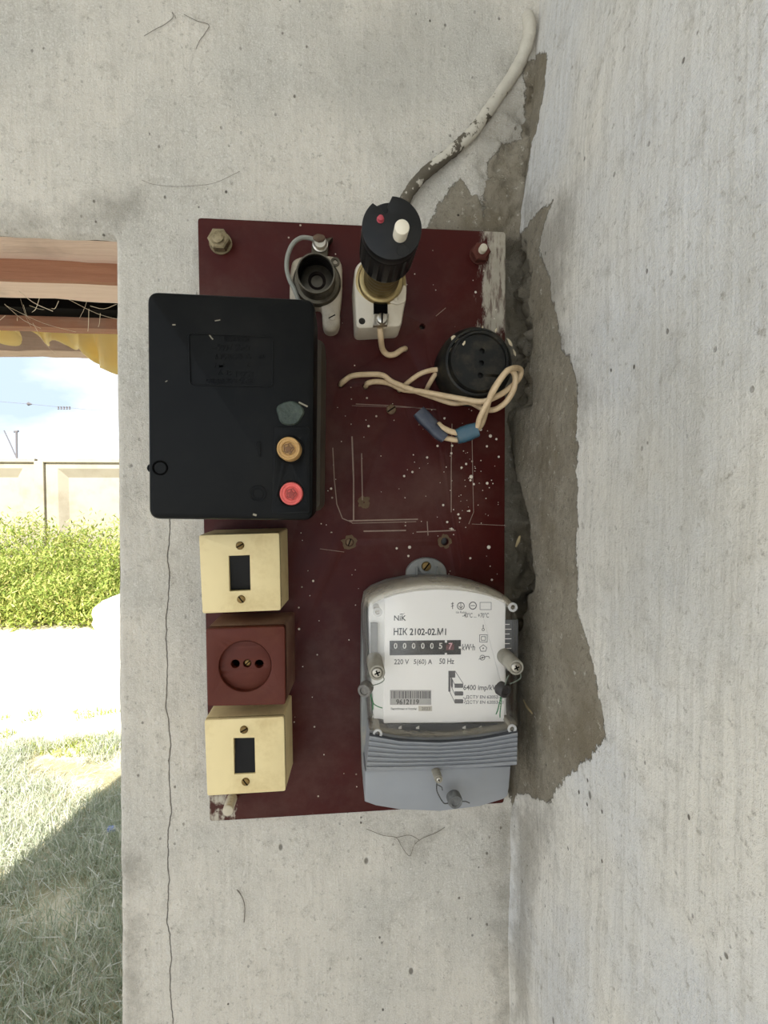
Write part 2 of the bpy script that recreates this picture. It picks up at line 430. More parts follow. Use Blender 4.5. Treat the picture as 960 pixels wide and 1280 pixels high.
SB = [[(100, 236), (190, 236), (178, 290), (150, 300), (100, 300)], [(600, 1020), (660, 1000), (660, 1290), (618, 1290), (612, 1150)], [(600, 120), (665, 20), (690, 20), (690, 290), (560, 290), (580, 200)], [(148, 1060), (172, 1060), (190, 1290), (148, 1290)], [(470, 1034), (560, 1034), (535, 1075), (510, 1075)]]
wb.grid(np.stack([U, -Wd, V], 2), cem, crack, stain_of(U, V, SB, pxpoly_back))
# header above the doorway
hv = np.linspace(VT, VHI, 150); hu = np.linspace(UL, JA.x, 190)
hu_end = jamb(VT)
U2, V2 = np.meshgrid(UL + (hu_end - UL) * np.linspace(0, 1, 190), hv)
Z2 = np.zeros_like(U2)
W2 = 0.0022 * fract(U2, V2, Z2, 9, 3) + 0.0006 * fract(U2, V2, Z2, 60, 3)
e2 = np.clip(1 - (V2 - VT) / 0.010, 0, 1); W2 -= 0.007 * (1 - np.sqrt(1 - e2 ** 2 * 0.999))
V2j = V2 + e2 * 0.0012 * fract(U2, V2, Z2, 40, 3)
wb.grid(np.stack([U2, -W2, V2j], 2), None, None, stain_of(U2, V2, [[(-80, 250), (60, 252), (120, 236), (200, 236), (200, 300), (-80, 300)]], pxpoly_back))
# reveals, outside face and the rest of the wall, plainly
ve = vs[vs < VT + 0.003]
J = np.array([[(jamb(v), 0.0066, v), (jamb(v), 0.05, v), (jamb(v), TH, v)] for v in ve]); wb.grid(J)
wb.quad((hu_end, 0.007, VT), (UL, 0.007, VT), (UL, 0.012, VT + 0.004), (hu_end, 0.012, VT + 0.004))
CE = 2.9
for x0, x1, z0, z1 in ((XL, UL, 0, CE), (UL, XR + 0.2, VHI, CE), (jamb(VLO), XR + 0.2, 0, VLO)): wb.quad((x0, 0, z0), (x1, 0, z0), (x1, 0, z1), (x0, 0, z1))
for x0, x1, z0, z1 in ((XL - 0.1, UL, 0, CE), (UL, hu_end, VT + 0.07, CE), (hu_end, 3.0, 0, CE)): wb.quad((x0, TH, z0), (x0, TH, z1), (x1, TH, z1), (x1, TH, z0))
wb.quad((jamb(VLO), 0, 0), (jamb(VLO), TH, 0), (jamb(VLO), TH, VLO), (jamb(VLO), 0, VLO))
wb.quad((UL, 0, 0), (UL, 0, VT), (UL, TH, VT), (UL, TH, 0))
wb.quad((UL, 0.012, VT + 0.07), (hu_end, 0.012, VT + 0.07), (hu_end, TH, VT + 0.07), (UL, TH, VT + 0.07))
wb.build('wall_back', M_WB)

wr = Mesh()
ys = np.concatenate([np.arange(0.06, -0.40, -0.0022), np.linspace(-0.405, -3.6, 30)]); vs2 = np.arange(VLO, VHI + 1e-6, 0.0022)
Yr, Vr = np.meshgrid(ys, vs2)
cem_r = np.maximum.reduce([
    sdf(Yr, Vr, pxpoly_right([(630, 262), (652, 292), (668, 268), (690, 250), (676, 290), (673, 312), (681, 332), (690, 365), (697, 400), (702, 432), (717, 460), (724, 482), (721, 515), (722, 560), (720, 600), (724, 640), (721, 680), (723, 720), (721, 760), (727, 780), (737, 815), (747, 850), (753, 890), (756, 922), (746, 935), (736, 948), (722, 958), (708, 972), (696, 985), (686, 1004), (672, 998), (660, 992), (650, 990), (641, 1008), (630, 990)])),
    sdf(Yr, Vr, pxpoly_right([(640, 70), (668, 62), (667, 110), (664, 150), (656, 185), (652, 230), (650, 270), (636, 280)]))])
# the smoothed plaster fill is missing in a hole by the edge of the board
hole = sdf(Yr, Vr, pxpoly_right([(630, 520), (640, 548), (646, 590), (655, 618), (663, 655), (668, 700), (670, 732), (662, 748), (656, 772), (648, 795), (630, 800)]))
top_hole = sdf(Yr, Vr, pxpoly_right([(630, 300), (652, 300), (664, 330), (662, 380), (668, 420), (664, 470), (668, 505), (640, 520), (630, 520)]))
Zr = np.zeros_like(Yr) + 5.0
Dx = 0.0020 * fract(Zr, Yr, Vr, 8, 3) + 0.0005 * fract(Zr, Yr, Vr, 60, 3)
fill = smooth(sdf(Yr, Vr, pxpoly_right([(630, 290), (672, 300), (690, 365), (702, 432), (722, 480), (722, 760), (750, 880), (735, 940), (690, 990), (630, 1000)])), -0.01, 0.05)
Dx += 0.017 * np.clip((Vr - at(646, 290, 0).y) / (at(646, 0, 0).y - at(646, 290, 0).y), 0, 1.2)
Dx -= fill * 0.002
hn = fract(Zr, Yr, Vr, 60, 4)
Dx += smooth(hole + 0.004 * hn, -0.0008, 0.004) * (0.028 + 0.012 * hn)
Dx += smooth(top_hole + 0.005 * hn, -0.002, 0.006) * (0.014 + 0.014 * hn)
Dx -= smooth(cem_r, 0, 0.003) * 0.0007 * fract(Zr, Yr, Vr, 120, 3)
Dx *= (Yr > -0.41)
# soft inside corner below the board
cf = np.clip(1 + (Yr - 0) / 0.02, 0, 1) * smooth(Vr, at(640, 960, 0).y, at(640, 1040, 0).y)
Dx -= cf ** 2 * 0.004
wr.grid(np.stack([XR + Dx, Yr, Vr], 2), cem_r, None, stain_of(Yr, Vr, [[(640, 1000), (700, 990), (672, 1100), (660, 1290), (640, 1290)], [(655, 250), (720, 230), (712, 420), (740, 470), (735, 560), (700, 500), (670, 400)]], pxpoly_right))
wr.quad((XR, 0.06, 0), (XR, -3.6, 0), (XR, -3.6, VLO), (XR, 0.06, VLO)); wr.quad((XR, 0.06, VHI), (XR, -3.6, VHI), (XR, -3.6, CE), (XR, 0.06, CE))
wr.build('wall_right', M_WR)

M_FL = mat('floor_concrete', (116, 116, 114), 0.9, var=0.2, scale=14, bump=0.002)
def slab_w(name, x0, x1, y0, y1, z0, z1, material, kind='structure', bev=0.0):
    o = mkw(name, box(BM(), x0, x1, y0, y1, z0, z1, bev), material, smooth=0)
    if kind: o['kind'] = kind
    return o
slab_w('floor', XL, XR, -3.6, 0.0, -0.2, 0.0, M_FL)
M_CE = mat('ceiling_whitewash', (204, 204, 200), 0.95, var=0.08, scale=10)
slab_w('ceiling', XL - 0.1, 3.0, -3.7, TH + 0.10, CE, CE + 0.12, M_CE)
# left wall of the shed: wide unseen opening added to let in side light
slab_w('wall_left', XL - 0.15, XL, -3.6, 0.0, 0.0, 0.35, M_CE)
slab_w('wall_left_head', XL - 0.15, XL, -3.6, 0.0, 2.75, CE, M_CE)
slab_w('wall_left_pier', XL - 0.15, XL, -0.2, TH, 0.35, 2.75, M_CE)

# ------------------------------------------------------------------ outdoors: ground
t = NT('ground_soil'); sx = t.sep()
nA = t.noise(1.6, 6, rough=0.65); nB = t.noise(18, 5, rough=0.7)
yy = t.math('ADD', sx[1], t.math('MULTIPLY', t.math('SUBTRACT', nA, 0.5), 1.2))
road = t.math('MULTIPLY', t.step(yy, 2.85, 3.25), t.step(yy, 6.0, 5.6))
sandy = t.step(t.noise(3.0, 6, rough=0.7, off=(4, 1, 0)), 0.40, 0.62)
c = t.mix(sandy, lin((150, 142, 108)), lin((205, 194, 166)))
c = t.mix(road, c, t.mix(nB, lin((222, 212, 192)), lin((240, 232, 216))))
t.set(c, 0.95, 0, t.bump(nB, 0.02, 0.6), 0.1); M_GR = t.m
gx = np.linspace(-14, 8, 90); gy = np.linspace(TH, 26, 110)
GX, GY = np.meshgrid(gx, gy); GZ = -0.05 + 0.05 * fract(GX, GY, GX * 0, 0.8, 3) * smooth(GY, 0.3, 1.2)
g = Mesh(); g.grid(np.stack([GX, GY, GZ], 2)); g.build('ground', M_GR)
slab_w('yard_ground', -20, 12, -18, -3.6, -0.25, -0.05, mat('yard_earth', (184, 187, 186), 0.95, var=0.2, scale=3, bump=0.01))
slab_w('side_ground', -20, XL - 0.15, -3.6, TH, -0.25, -0.05, MATS['yard_earth'])

# ------------------------------------------------------------------ lintel planks and porch beams over the doorway
def wood(name, c1, c2, sc=(9, 170, 170)):
    t = NT(name); n1 = t.noise(1.0, 6, stretch=sc, rough=0.65); n2 = t.noise(14, 5)
    c = t.mix(n1, lin(c1), lin(c2)); c = t.mix(t.math('MULTIPLY', t.step(n2, 0.5, 0.7), 0.35), c, lin((150, 132, 116)))
    t.set(c, 0.85, 0, t.bump(n1, 0.003, 0.7), 0.2); MATS[name] = t.m; return t.m
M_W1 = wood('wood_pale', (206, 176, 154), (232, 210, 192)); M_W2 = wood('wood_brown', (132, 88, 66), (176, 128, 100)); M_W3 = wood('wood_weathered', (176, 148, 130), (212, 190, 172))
def rough_beam(name, x0, x1, y0, y1, z0, z1, material, label, amp=0.003, seed=0, cat='plank'):
    bm = BM(); nx = 70
    def wob(x, a, s): return amp * noise.fractal(Vector((x * 9, a * 3.1 + seed, s)), 0.9, 2, 3)
    R = []
    for i in range(nx + 1):
        x = x0 + (x1 - x0) * i / nx
        R.append([bm.verts.new((x, y0 + wob(x, 1, 0), z0 + wob(x, 2, 0))), bm.verts.new((x, (y0 + y1) / 2, z0 + wob(x, 3, 1))), bm.verts.new((x, y1 + wob(x, 4, 0), z0 + wob(x, 5, 2))),
                  bm.verts.new((x, y1 + wob(x, 6, 1), z1)), bm.verts.new((x, y0 + wob(x, 7, 1), z1))])
    for a, b in zip(R, R[1:]):
        for j in range(5): bm.faces.new((a[j], a[(j + 1) % 5], b[(j + 1) % 5], b[j]))
    bm.faces.new(R[0][::-1]); bm.faces.new(R[-1])
    return props(mkw(name, bm, material, smooth=40), label, cat)
xe = JA.x + 0.10
z1 = at_y(70, 295, 0.012).z
yA = 0.062; z1b = at_y(70, 331, yA).z
zB = at_y(70, 350, yA).z; yB = 0.118
rough_beam('lintel_plank', UL - 0.1, xe, 0.012, yA, z1, z1 + 0.06, M_W1, 'pale pinkish lintel plank directly under the doorway plaster', 0.003, 0)
rough_beam('lintel_step_shade', UL - 0.1, xe, yA, yA + 0.007, zB - 0.0005, zB + 0.07, M_W2, 'dark brown strip as step-face shade between the two pale lintel planks', 0.0012, 9, 'shade strip')  # added strip, its darker wood colour stands in for shade on the step face
rough_beam('lintel_plank', UL - 0.1, xe, yA + 0.008, yB, zB, zB + 0.07, M_W1, 'second pale lintel plank just outside the brown shade strip', 0.003, 2)
yC = 0.245; zC1 = at_y(70, 416, yC + 0.025).z
rough_beam('lintel_plank', UL - 0.1, xe + 0.1, yC, yC + 0.025, zC1, zC1 + 0.016, M_W2, 'thin brown plank beyond the dark gap above the doorway', 0.002, 4)
slab_w('gap_shade_1', UL - 0.1, xe + 0.1, TH - 0.012, TH + 0.02, zC1 + 0.012, CE, mat('gap_shade_dark', (12, 10, 8), 0.95, spec=0.05))  # near-black panel added as the shade inside the gap
yD = 0.75; zD = at_y(70, 447, yD + 0.06).z
rough_beam('porch_beam', -1.4, 0.4, yD, yD + 0.06, zD, zD + 0.07, M_W3, 'weathered timber porch beam crossing behind the yellow sheet', 0.004, 6, 'beam')
# porch roof above the beams, out of view
slab_w('porch_roof', -1.4, 0.5, TH + 0.02, yD + 0.16, zD + 0.10, zD + 0.13, mat('porch_boards', (120, 92, 74), 0.9))

# yellow plastic sheet sagging over the beam
t = NT('yellow_plastic'); n1 = t.noise(14, 5); c = t.mix(n1, lin((238, 222, 166)), lin((248, 238, 196)))
t.set(c, 0.4); tr = t.n('ShaderNodeBsdfTranslucent'); t.put(tr.inputs['Color'], lin((246, 226, 150))); mx = t.n('ShaderNodeMixShader'); mx.inputs[0].default_value = 0.5
t.l(t.b.outputs[0], mx.inputs[1]); t.l(tr.outputs[0], mx.inputs[2]); t.l(mx.outputs[0], t.out.inputs[0]); M_YEL = t.m
yS = 0.62
low = [(-60, 420), (-30, 430), (-12, 420), (0, 429), (8, 432), (16, 428), (24, 419), (27, 417), (45, 417), (50, 424), (58, 430), (66, 432), (74, 428), (82, 431), (92, 434), (102, 435), (108, 444), (116, 452), (122, 453), (128, 460), (136, 465), (145, 468), (154, 466), (165, 470), (180, 462), (200, 450)]
bm = BM(); L = spline([at_y(x, y, yS) for x, y in low], 3); rows = []
ztop = zC1 + 0.05
for i, p in enumerate(L):
    row = []
    for k in range(6):
        f = k / 5; zt = max(at_y(70, 400, yS).z, p.z + 0.02)
        row.append(bm.verts.new((p.x, yS + 0.02 * math.sin(i * 0.5) * (1 - f) - 0.02 * f, p.z * (1 - f) + zt * f)))
    rows.append(row)
for a, b in zip(rows, rows[1:]):
    for k in range(5): bm.faces.new((a[k], b[k], b[k + 1], a[k + 1]))
o = mkw('plastic_sheet', bm, M_YEL); md = o.modifiers.new('s', 'SOLIDIFY'); md.thickness = 0.003
props(o, 'yellow translucent plastic sheet with scalloped edge hanging under the porch beams', 'plastic sheet')

# cobwebs under the lintel
bm = BM()
for i in range(34):
    a = at_y(random.uniform(0, 142), random.uniform(330, 405), random.uniform(0.06, 0.2)); b = a + Vector((random.uniform(-0.03, 0.06), random.uniform(-0.02, 0.04), random.uniform(-0.03, 0.012)))
    tube(bm, [a, (a + b) / 2 + Vector((0, 0, -0.004)), b], random.uniform(0.00012, 0.0003), 4, 3)
props(mkw('cobweb', bm, mat('web_dust', (214, 198, 172), 0.9)), 'dusty cobweb strands across the lintel planks', 'cobweb', kind='stuff')

# ------------------------------------------------------------------ fence, weeds, grass, pole
M_CON = mat('fence_concrete', (150, 142, 124), 0.9, var=0.12, scale=3, bump=0.004, dirt=(116, 104, 82), dirt_amt=0.5, dirt_scale=2)
yF = 8.0
zF = at_y(70, 576, yF).z
post_x = at_y(53, 600, yF).x; PW = 2.6
fence = bpy.data.objects.new('concrete_fence', None); COL.objects.link(fence); fence.location = (post_x, yF, -0.05)
props(fence, 'pale concrete panel fence standing behind the tall weeds', 'fence'); ROOTS[fence.name] = Vector((0, 0, 0))
def fpart(name, bm, material):
    o = mkw(name, bm, material, smooth=0); o.parent = fence; o.matrix_parent_inverse = Matrix.Translation(-Vector(fence.location)); return o
for k in range(-3, 3):
    px_ = post_x + k * PW
    fpart('post', box(BM(), px_ - 0.07, px_ + 0.07, yF - 0.10, yF + 0.04, -0.05, zF - 0.01, 0.012), M_CON)
    x0, x1 = px_ + 0.075, px_ + PW - 0.075
    bm = BM()
    # frame with sloping inner faces round a recessed field
    fo = [(x0, -0.05), (x1, -0.05), (x1, zF), (x0, zF)]; fi = [(x0 + 0.18, 0.2), (x1 - 0.18, 0.2), (x1 - 0.18, zF - 0.12), (x0 + 0.18, zF - 0.12)]; fj = [(x0 + 0.30, 0.3), (x1 - 0.30, 0.3), (x1 - 0.30, zF - 0.26), (x0 + 0.30, zF - 0.26)]
    ra = [bm.verts.new((p[0], yF - 0.05, p[1])) for p in fo]; rb = [bm.verts.new((p[0], yF - 0.05, p[1])) for p in fi]; rc = [bm.verts.new((p[0], yF + 0.03, p[1])) for p in fj]; rd = [bm.verts.new((p[0], yF + 0.06, p[1])) for p in fo]
    for a, b in ((ra, rb), (rb, rc), (rd, ra)):
        for i in range(4): bm.faces.new((a[i], a[(i + 1) % 4], b[(i + 1) % 4], b[i]))
    bm.faces.new(rc); bm.faces.new(rd[::-1]); fpart('panel', bm, M_CON)
    fpart('coping', box(BM(), px_ - 0.02, px_ + PW - 0.06, yF - 0.09, yF + 0.08, zF - 0.03, zF + 0.03, 0.01), M_CON)

def leafmat(name, c1, c2, c3, trans=0.35):
    t = NT(name); oi = t.n('ShaderNodeNewGeometry').outputs['Random Per Island']
    c = t.mix(t.step(oi, 0.0, 0.6), lin(c1), lin(c2)); c = t.mix(t.step(oi, 0.72, 0.95), c, lin(c3)); t.set(c, 0.6, spec=0.3)
    tr = t.n('ShaderNodeBsdfTranslucent'); t.put(tr.inputs['Color'], c); mx = t.n('ShaderNodeMixShader'); mx.inputs[0].default_value = trans
    t.l(t.b.outputs[0], mx.inputs[1]); t.l(tr.outputs[0], mx.inputs[2]); t.l(mx.outputs[0], t.out.inputs[0]); return t.m
def blades(name, base, tip, width, material, label, bend=None):
    """curved blades: arrays base (n,3), tip (n,3), width (n)"""
    n = len(base); d = tip - base; mid = base + d * 0.55 + (bend if bend is not None else 0)
    a = np.random.rand(n) * 6.283; sd = np.stack([np.cos(a), np.sin(a), np.zeros(n)], 1) * width[:, None] / 2
    Vv = np.stack([base - sd, base + sd, mid - sd * 0.8, mid + sd * 0.8, tip], 1).reshape(-1, 3)
    i = np.arange(n)[:, None] * 5
    me = bpy.data.meshes.new(name)
    F4 = np.concatenate([i, i + 1, i + 3, i + 2], 1).tolist(); F3 = np.concatenate([i + 2, i + 3, i + 4], 1).tolist()
    me.from_pydata(Vv.tolist(), [], F4 + F3); me.materials.append(material)
    o = bpy.data.objects.new(name, me); COL.objects.link(o); return props(o, label, 'weeds' if 'weed' in name else 'grass', kind='stuff')
def gz(x, y): return -0.05 + np.array([0.05 * noise.fractal(Vector((a * 0.8, b * 0.8, 0)), 0.9, 2.1, 3) for a, b in zip(x, y)]) * smooth(y, 0.3, 1.2)
# tall weeds: many small leaves up leaning stems
ns = 2200; sx_ = np.random.uniform(-6.6, -1.2, ns); sy_ = 5.75 + 1.9 * np.random.rand(ns) ** 1.2
edge_n = np.array([noise.fractal(Vector((x * 1.3, y * 1.3, 3)), 0.9, 2, 3) for x, y in zip(sx_, sy_)])
hh = (0.30 + 0.78 * (sy_ - 5.7) / 1.9 + 0.2 * edge_n + 0.22 * np.random.rand(ns)).clip(0.12, 1.35)
sz_ = gz(sx_, sy_); nl = 46
f = np.random.rand(ns, nl) ** 0.8
bx = sx_[:, None] + np.random.normal(0, 0.07, (ns, nl)); by = sy_[:, None] + np.random.normal(0, 0.07, (ns, nl)); bz = sz_[:, None] + hh[:, None] * f
base = np.stack([bx, by, bz], 2).reshape(-1, 3); k = len(base)
dirn = np.random.normal(0, 1, (k, 3)); dirn[:, 2] = np.abs(dirn[:, 2]) * 0.8 + 0.2; dirn /= np.linalg.norm(dirn, axis=1)[:, None]
ln = np.random.uniform(0.025, 0.075, k)
M_WEED = leafmat('weed_leaf', (112, 132, 54), (158, 168, 82), (196, 186, 116))
blades('tall_weeds', base, base + dirn * ln[:, None], ln * 0.36, M_WEED, 'thick bank of tall sunlit green weeds along the fence')
# grass in the yard: lit part and shaded part, dry straw
ng = 95000; gx_ = np.random.uniform(-2.9, -0.2, ng); gy_ = 0.75 + 2.25 * np.random.rand(ng) ** 0.9
pat = np.array([noise.fractal(Vector((x * 2.2, y * 2.2, 1)), 0.9, 2.1, 3) for x, y in zip(gx_, gy_)])
keep = pat + np.random.rand(ng) * 0.7 + smooth(gy_, 2.7, 1.9) * 0.5 > 0.42
gx_, gy_ = gx_[keep], gy_[keep]; n = len(gx_)
base = np.stack([gx_, gy_, gz(gx_, gy_)], 1); hgt = np.random.uniform(0.02, 0.075, n)
tip = base + np.stack([np.random.normal(0, 0.028, n), np.random.normal(0, 0.028, n), hgt], 1)
M_GRS = leafmat('grass_blade', (148, 158, 130), (186, 190, 164), (220, 218, 202), 0.3)
blades('yard_grass', base, tip, np.random.uniform(0.002, 0.005, n), M_GRS, 'short trampled grass growing outside the doorway')
n = 5200; gx_ = np.random.uniform(-2.4, -0.3, n); gy_ = np.random.uniform(0.8, 2.9, n)
base = np.stack([gx_, gy_, gz(gx_, gy_) + np.random.uniform(0.01, 0.06, n)], 1); a = np.random.rand(n) * 6.28; l_ = np.random.uniform(0.03, 0.13, n)
tip = base + np.stack([np.cos(a) * l_, np.sin(a) * l_, np.random.uniform(-0.01, 0.035, n)], 1)
blades('dry_grass', base, tip, np.random.uniform(0.0012, 0.003, n), leafmat('dry_straw', (196, 192, 176), (214, 208, 190), (176, 170, 150), 0.2), 'pale dry straw scattered over the grass')
# sparse tufts between the grass and the road
n = 9000; gx_ = np.random.uniform(-4.2, -0.8, n); gy_ = np.random.uniform(2.7, 3.4, n)
pat = np.array([noise.fractal(Vector((x * 3, y * 3, 7)), 0.9, 2.1, 3) for x, y in zip(gx_, gy_)]); kp = pat > 0.15
gx_, gy_ = gx_[kp], gy_[kp]; n = len(gx_); base = np.stack([gx_, gy_, gz(gx_, gy_)], 1)
blades('verge_grass', base, base + np.stack([np.random.normal(0, 0.02, n), np.random.normal(0, 0.02, n), np.random.uniform(0.015, 0.05, n)], 1), np.random.uniform(0.004, 0.009, n), M_WEED, 'sparse yellow-green tufts at the edge of the sandy track')

# white stone at the edge of the weeds
c0 = at_z(136, 772, 0.0); bm = BM(); bmesh.ops.create_icosphere(bm, subdivisions=4, radius=1.0)
for v in bm.verts:
    q = v.co.copy(); k = 1 + 0.16 * noise.fractal(q * 1.6, 0.9, 2, 4); v.co = Vector((q.x * 0.34 * k, q.y * 0.26 * k, max(-0.25, q.z * 0.27 * k) + 0.13)) + Vector((c0.x + 0.40, 5.62, -0.02))
props(mkw('boulder', bm, mat('white_stone', (232, 228, 220), 0.9, var=0.08, scale=8, bump=0.004), smooth=60), 'large white boulder at the foot of the weeds', 'boulder')
# small blue wrapper in the shaded grass
c0 = at_z(139, 1031, 0.0); bm = BM()
box(bm, c0.x - 0.018, c0.x + 0.018, c0.y - 0.014, c0.y + 0.014, -0.03, -0.01, 0.005)
for v in bm.verts: v.co += 0.006 * noise.noise_vector(v.co * 60)
props(mkw('plastic_scrap', bm, mat('blue_plastic', (110, 128, 176), 0.5)), 'small crumpled blue plastic scrap lying in the shaded grass', 'litter')

# far utility pole with bracket and stay, overhead wire with insulators
yP = 24.0; M_POLE = mat('pole_grey', (96, 92, 92), 0.8)
def wp(px, py, y=yP): return at_y(px, py, y)
pole = bpy.data.objects.new('utility_pole', None); COL.objects.link(pole); pole.location = (wp(21, 560).x, yP, 0); ROOTS[pole.name] = Vector((0, 0, 0))
props(pole, 'distant grey utility pole with a short crossarm above the fence', 'pole')
def ppart(name, bm, material):
    o = mkw(name, bm, material); o.parent = pole; o.matrix_parent_inverse = Matrix.Translation(-Vector(pole.location)); return o
a = wp(21, 573); b = wp(20.5, 539)
ppart('post', tube(BM(), [(a.x, yP, 0), a, b], 0.045, 8, 2, False), M_POLE)
ppart('crossarm', tube(BM(), [wp(17.5, 539.5), wp(23, 539)], 0.05, 8, 2, False), M_POLE)
ppart('stay', tube(BM(), [wp(5, 538), wp(13, 555), wp(20.5, 572)], 0.025, 6, 2, False), M_POLE)
wire = bpy.data.objects.new('overhead_wire', None); COL.objects.link(wire); wire.location = (wp(60, 507).x, yP, 0); ROOTS[wire.name] = Vector((0, 0, 0))
props(wire, 'thin overhead wire with a row of small dark insulators in the sky', 'wire')
def wpart(name, bm, material):
    o = mkw(name, bm, material); o.parent = wire; o.matrix_parent_inverse = Matrix.Translation(-Vector(wire.location)); return o
wpart('strand', tube(BM(), [wp(-300, 470), wp(-100, 493), wp(36, 505), wp(90, 510), wp(150, 513), wp(400, 512)], 0.008, 6, 6), M_POLE)
bm = BM(); lathe(bm, wp(37, 505), [(0.03, -0.12), (0.09, -0.05), (0.05, 0.03), (0.02, 0.10)], 10, axis=(1, 0, -0.1)); wpart('clamp', bm, M_POLE)
for px_ in (73, 76.5, 80, 83.5, 87):
    c0 = wp(px_, 509.6); bm = BM(); lathe(bm, c0, [(0.015, -0.08), (0.05, -0.06), (0.02, 0), (0.05, 0.03), (0.015, 0.06)], 10); wpart('insulator', bm, M_POLE)

# ------------------------------------------------------------------ the board
TL, TR, BR, BL = at(247, 272, B), at(632, 290, B), at(630, 1004, B), at(262, 1027, B)
c0 = ((TL + TR + BR + BL) / 4); c0.z = B - 0.009
board = thing('mounting_board', c0, 'tall dark red-brown mounting board bolted to the plaster wall', 'board')
t = NT('board_lacquer'); sx = t.sep()
n1 = t.noise(16, 6, rough=0.65); n2 = t.noise(90, 5, rough=0.7)
c = t.mix(n1, lin((50, 14, 13)), lin((76, 27, 22)))
dust = t.math('MULTIPLY', t.step(t.noise(9, 7, rough=0.7, off=(3, 3, 3)), 0.44, 0.70), 0.42); c = t.mix(dust, c, lin((94, 70, 60)))
vs_ = t.voro(150); sp = t.step(vs_.outputs['Distance'], 0.16, 0.10); whn = t.n('ShaderNodeTexWhiteNoise', noise_dimensions='3D'); t.l(vs_.outputs['Position'], whn.inputs['Vector'])
sp = t.math('MULTIPLY', sp, t.step(whn.outputs['Value'], 0.93, 0.94)); c = t.mix(t.math('MULTIPLY', sp, 0.85), c, lin((190, 176, 156)))
# whitewash brushed over the top corner and lower corner
u_l = at(598, 350, B).x - c0.x; v_l = at(600, 425, B).y - c0.y; v_t = at(600, 300, B).y - c0.y
wn_ = t.math('MULTIPLY', t.math('SUBTRACT', t.noise(50, 6, stretch=(1.6, 0.5, 1), rough=0.75), 0.5), 0.06)
mk1 = t.math('MULTIPLY', t.step(t.math('ADD', sx[0], wn_), u_l, u_l + 0.008), t.step(t.math('ADD', sx[1], wn_), v_l - 0.004, v_l + 0.004))
mk2 = t.step(t.math('ADD', t.math('ADD', sx[1], t.math('MULTIPLY', sx[0], 0.15)), t.math('MULTIPLY', wn_, 0.8)), v_t + 0.028, v_t + 0.033)
mk2 = t.math('MULTIPLY', mk2, t.step(sx[0], u_l - 0.02, u_l))
u_b = at(272, 1000, B).x - c0.x; v_b = at(280, 992, B).y - c0.y
mk3 = t.math('MULTIPLY', t.step(t.math('ADD', sx[0], t.math('MULTIPLY', wn_, 1.5)), u_b + 0.020, u_b + 0.014), t.step(t.math('ADD', sx[1], t.math('MULTIPLY', wn_, 0.5)), v_b + 0.003, v_b - 0.003))
streaks = t.step(t.noise(120, 5, stretch=(2.2, 0.35, 1), rough=0.7), 0.36, 0.52)
ww = t.math('MULTIPLY', t.math('MAXIMUM', t.math('MAXIMUM', mk1, mk2), t.math('MULTIPLY', mk3, t.step(n2, 0.4, 0.55))), t.math('MULTIPLY_ADD', streaks, 0.65, 0.3))
c = t.mix(ww, c, t.mix(n2, lin((150, 140, 122)), lin((205, 197, 180))))
t.set(c, t.math('ADD', t.math('MULTIPLY_ADD', n2, 0.3, 0.27), t.math('MULTIPLY', ww, 0.4)), 0, t.bump(t.math('ADD', n2, ww), 0.0005, 0.5), 0.15)
M_BRD = t.m
holes = []
for x, y, r in ((528, 408, 3.6), (556, 677, 4.6), (437, 678, 4.6), (426, 481, 3.5), (457, 483, 3.5), (499, 488, 3.0), (533, 487, 3.0), (507, 436, 3.4)):
    q = at(x, y, B); holes.append(circle(q.x, q.y, m(r, B), 16))
outl = quad_round([TL, TR, BR, BL], 0.003, 3)
mk('panel', plate(BM(), outl, holes, B - 0.009, B, 0.0006), M_BRD, board, smooth=30)
bm = BM(); sw = B + 0.00005
for pts, wd in (([(440, 546), (442, 600), (442, 650)], 2.2), ([(452, 567), (453, 625)], 1.5), ([(416, 560), (418, 600), (421, 630), (428, 648), (440, 653)], 1.4), ([(436, 651), (480, 650), (522, 649)], 2.0), ([(440, 654), (520, 652)], 1.0),
               ([(455, 664), (507, 663)], 2.0), ([(521, 665), (569, 663)], 1.8), ([(534, 652), (535, 669)], 1.4), ([(565, 530), (564, 580), (564, 640)], 1.3), ([(590, 545), (591, 600), (592, 640), (586, 655)], 0.9),
               ([(445, 505), (490, 507), (545, 512)], 1.0), ([(440, 507), (530, 510)], 0.6), ([(590, 655), (634, 657)], 0.7), ([(400, 686), (430, 690)], 0.7), ([(545, 395), (557, 385)], 0.9)):
    pline(bm, pts, sw, wd * 0.8, 0.00008)
o = mk('scratches', bm, mat('scratch_grey', (138, 118, 104), 0.8, var=0.3, scale=300), board, smooth=0); o['kind'] = 'stuff'
bm = BM()
for i in range(190):
    x, y = random.uniform(400, 628), random.uniform(300, 720)
    if random.random() < 0.25: x, y = random.uniform(365, 452), random.uniform(640, 1010)
    if random.random() < 0.4: x, y = random.gauss(585, 30), random.gauss(600, 50)
    if not 400 < x < 626 and y < 640: continue
    q = at(x, y, B); r = m(random.choice((0.5, 0.6, 0.7, 0.9, 1.6)), B)
    lathe(bm, (q.x, q.y, B - 0.0001), [(r, 0), (r * 0.8, r * 0.35)], 7)
for x, y, r in ((613, 545, 2.3), (611, 684, 2.6), (512, 684, 2.2), (601, 537, 2), (589, 596, 2.6), (609, 604, 2), (447, 415, 2.6), (452, 416, 3.2)):
    q = at(x, y, B); lathe(bm, (q.x, q.y, B - 0.0001), [(m(r, B), 0), (m(r, B) * 0.7, m(r, B) * 0.4)], 9)
o = mk('paint_specks', bm, mat('paint_fleck', (212, 202, 184), 0.8), board); o['kind'] = 'stuff'
M_RUST = mat('rusty_steel', (112, 92, 70), 0.6, 0.6, var=0.3, scale=250, dirt=(92, 58, 38), dirt_amt=0.7, dirt_scale=200)
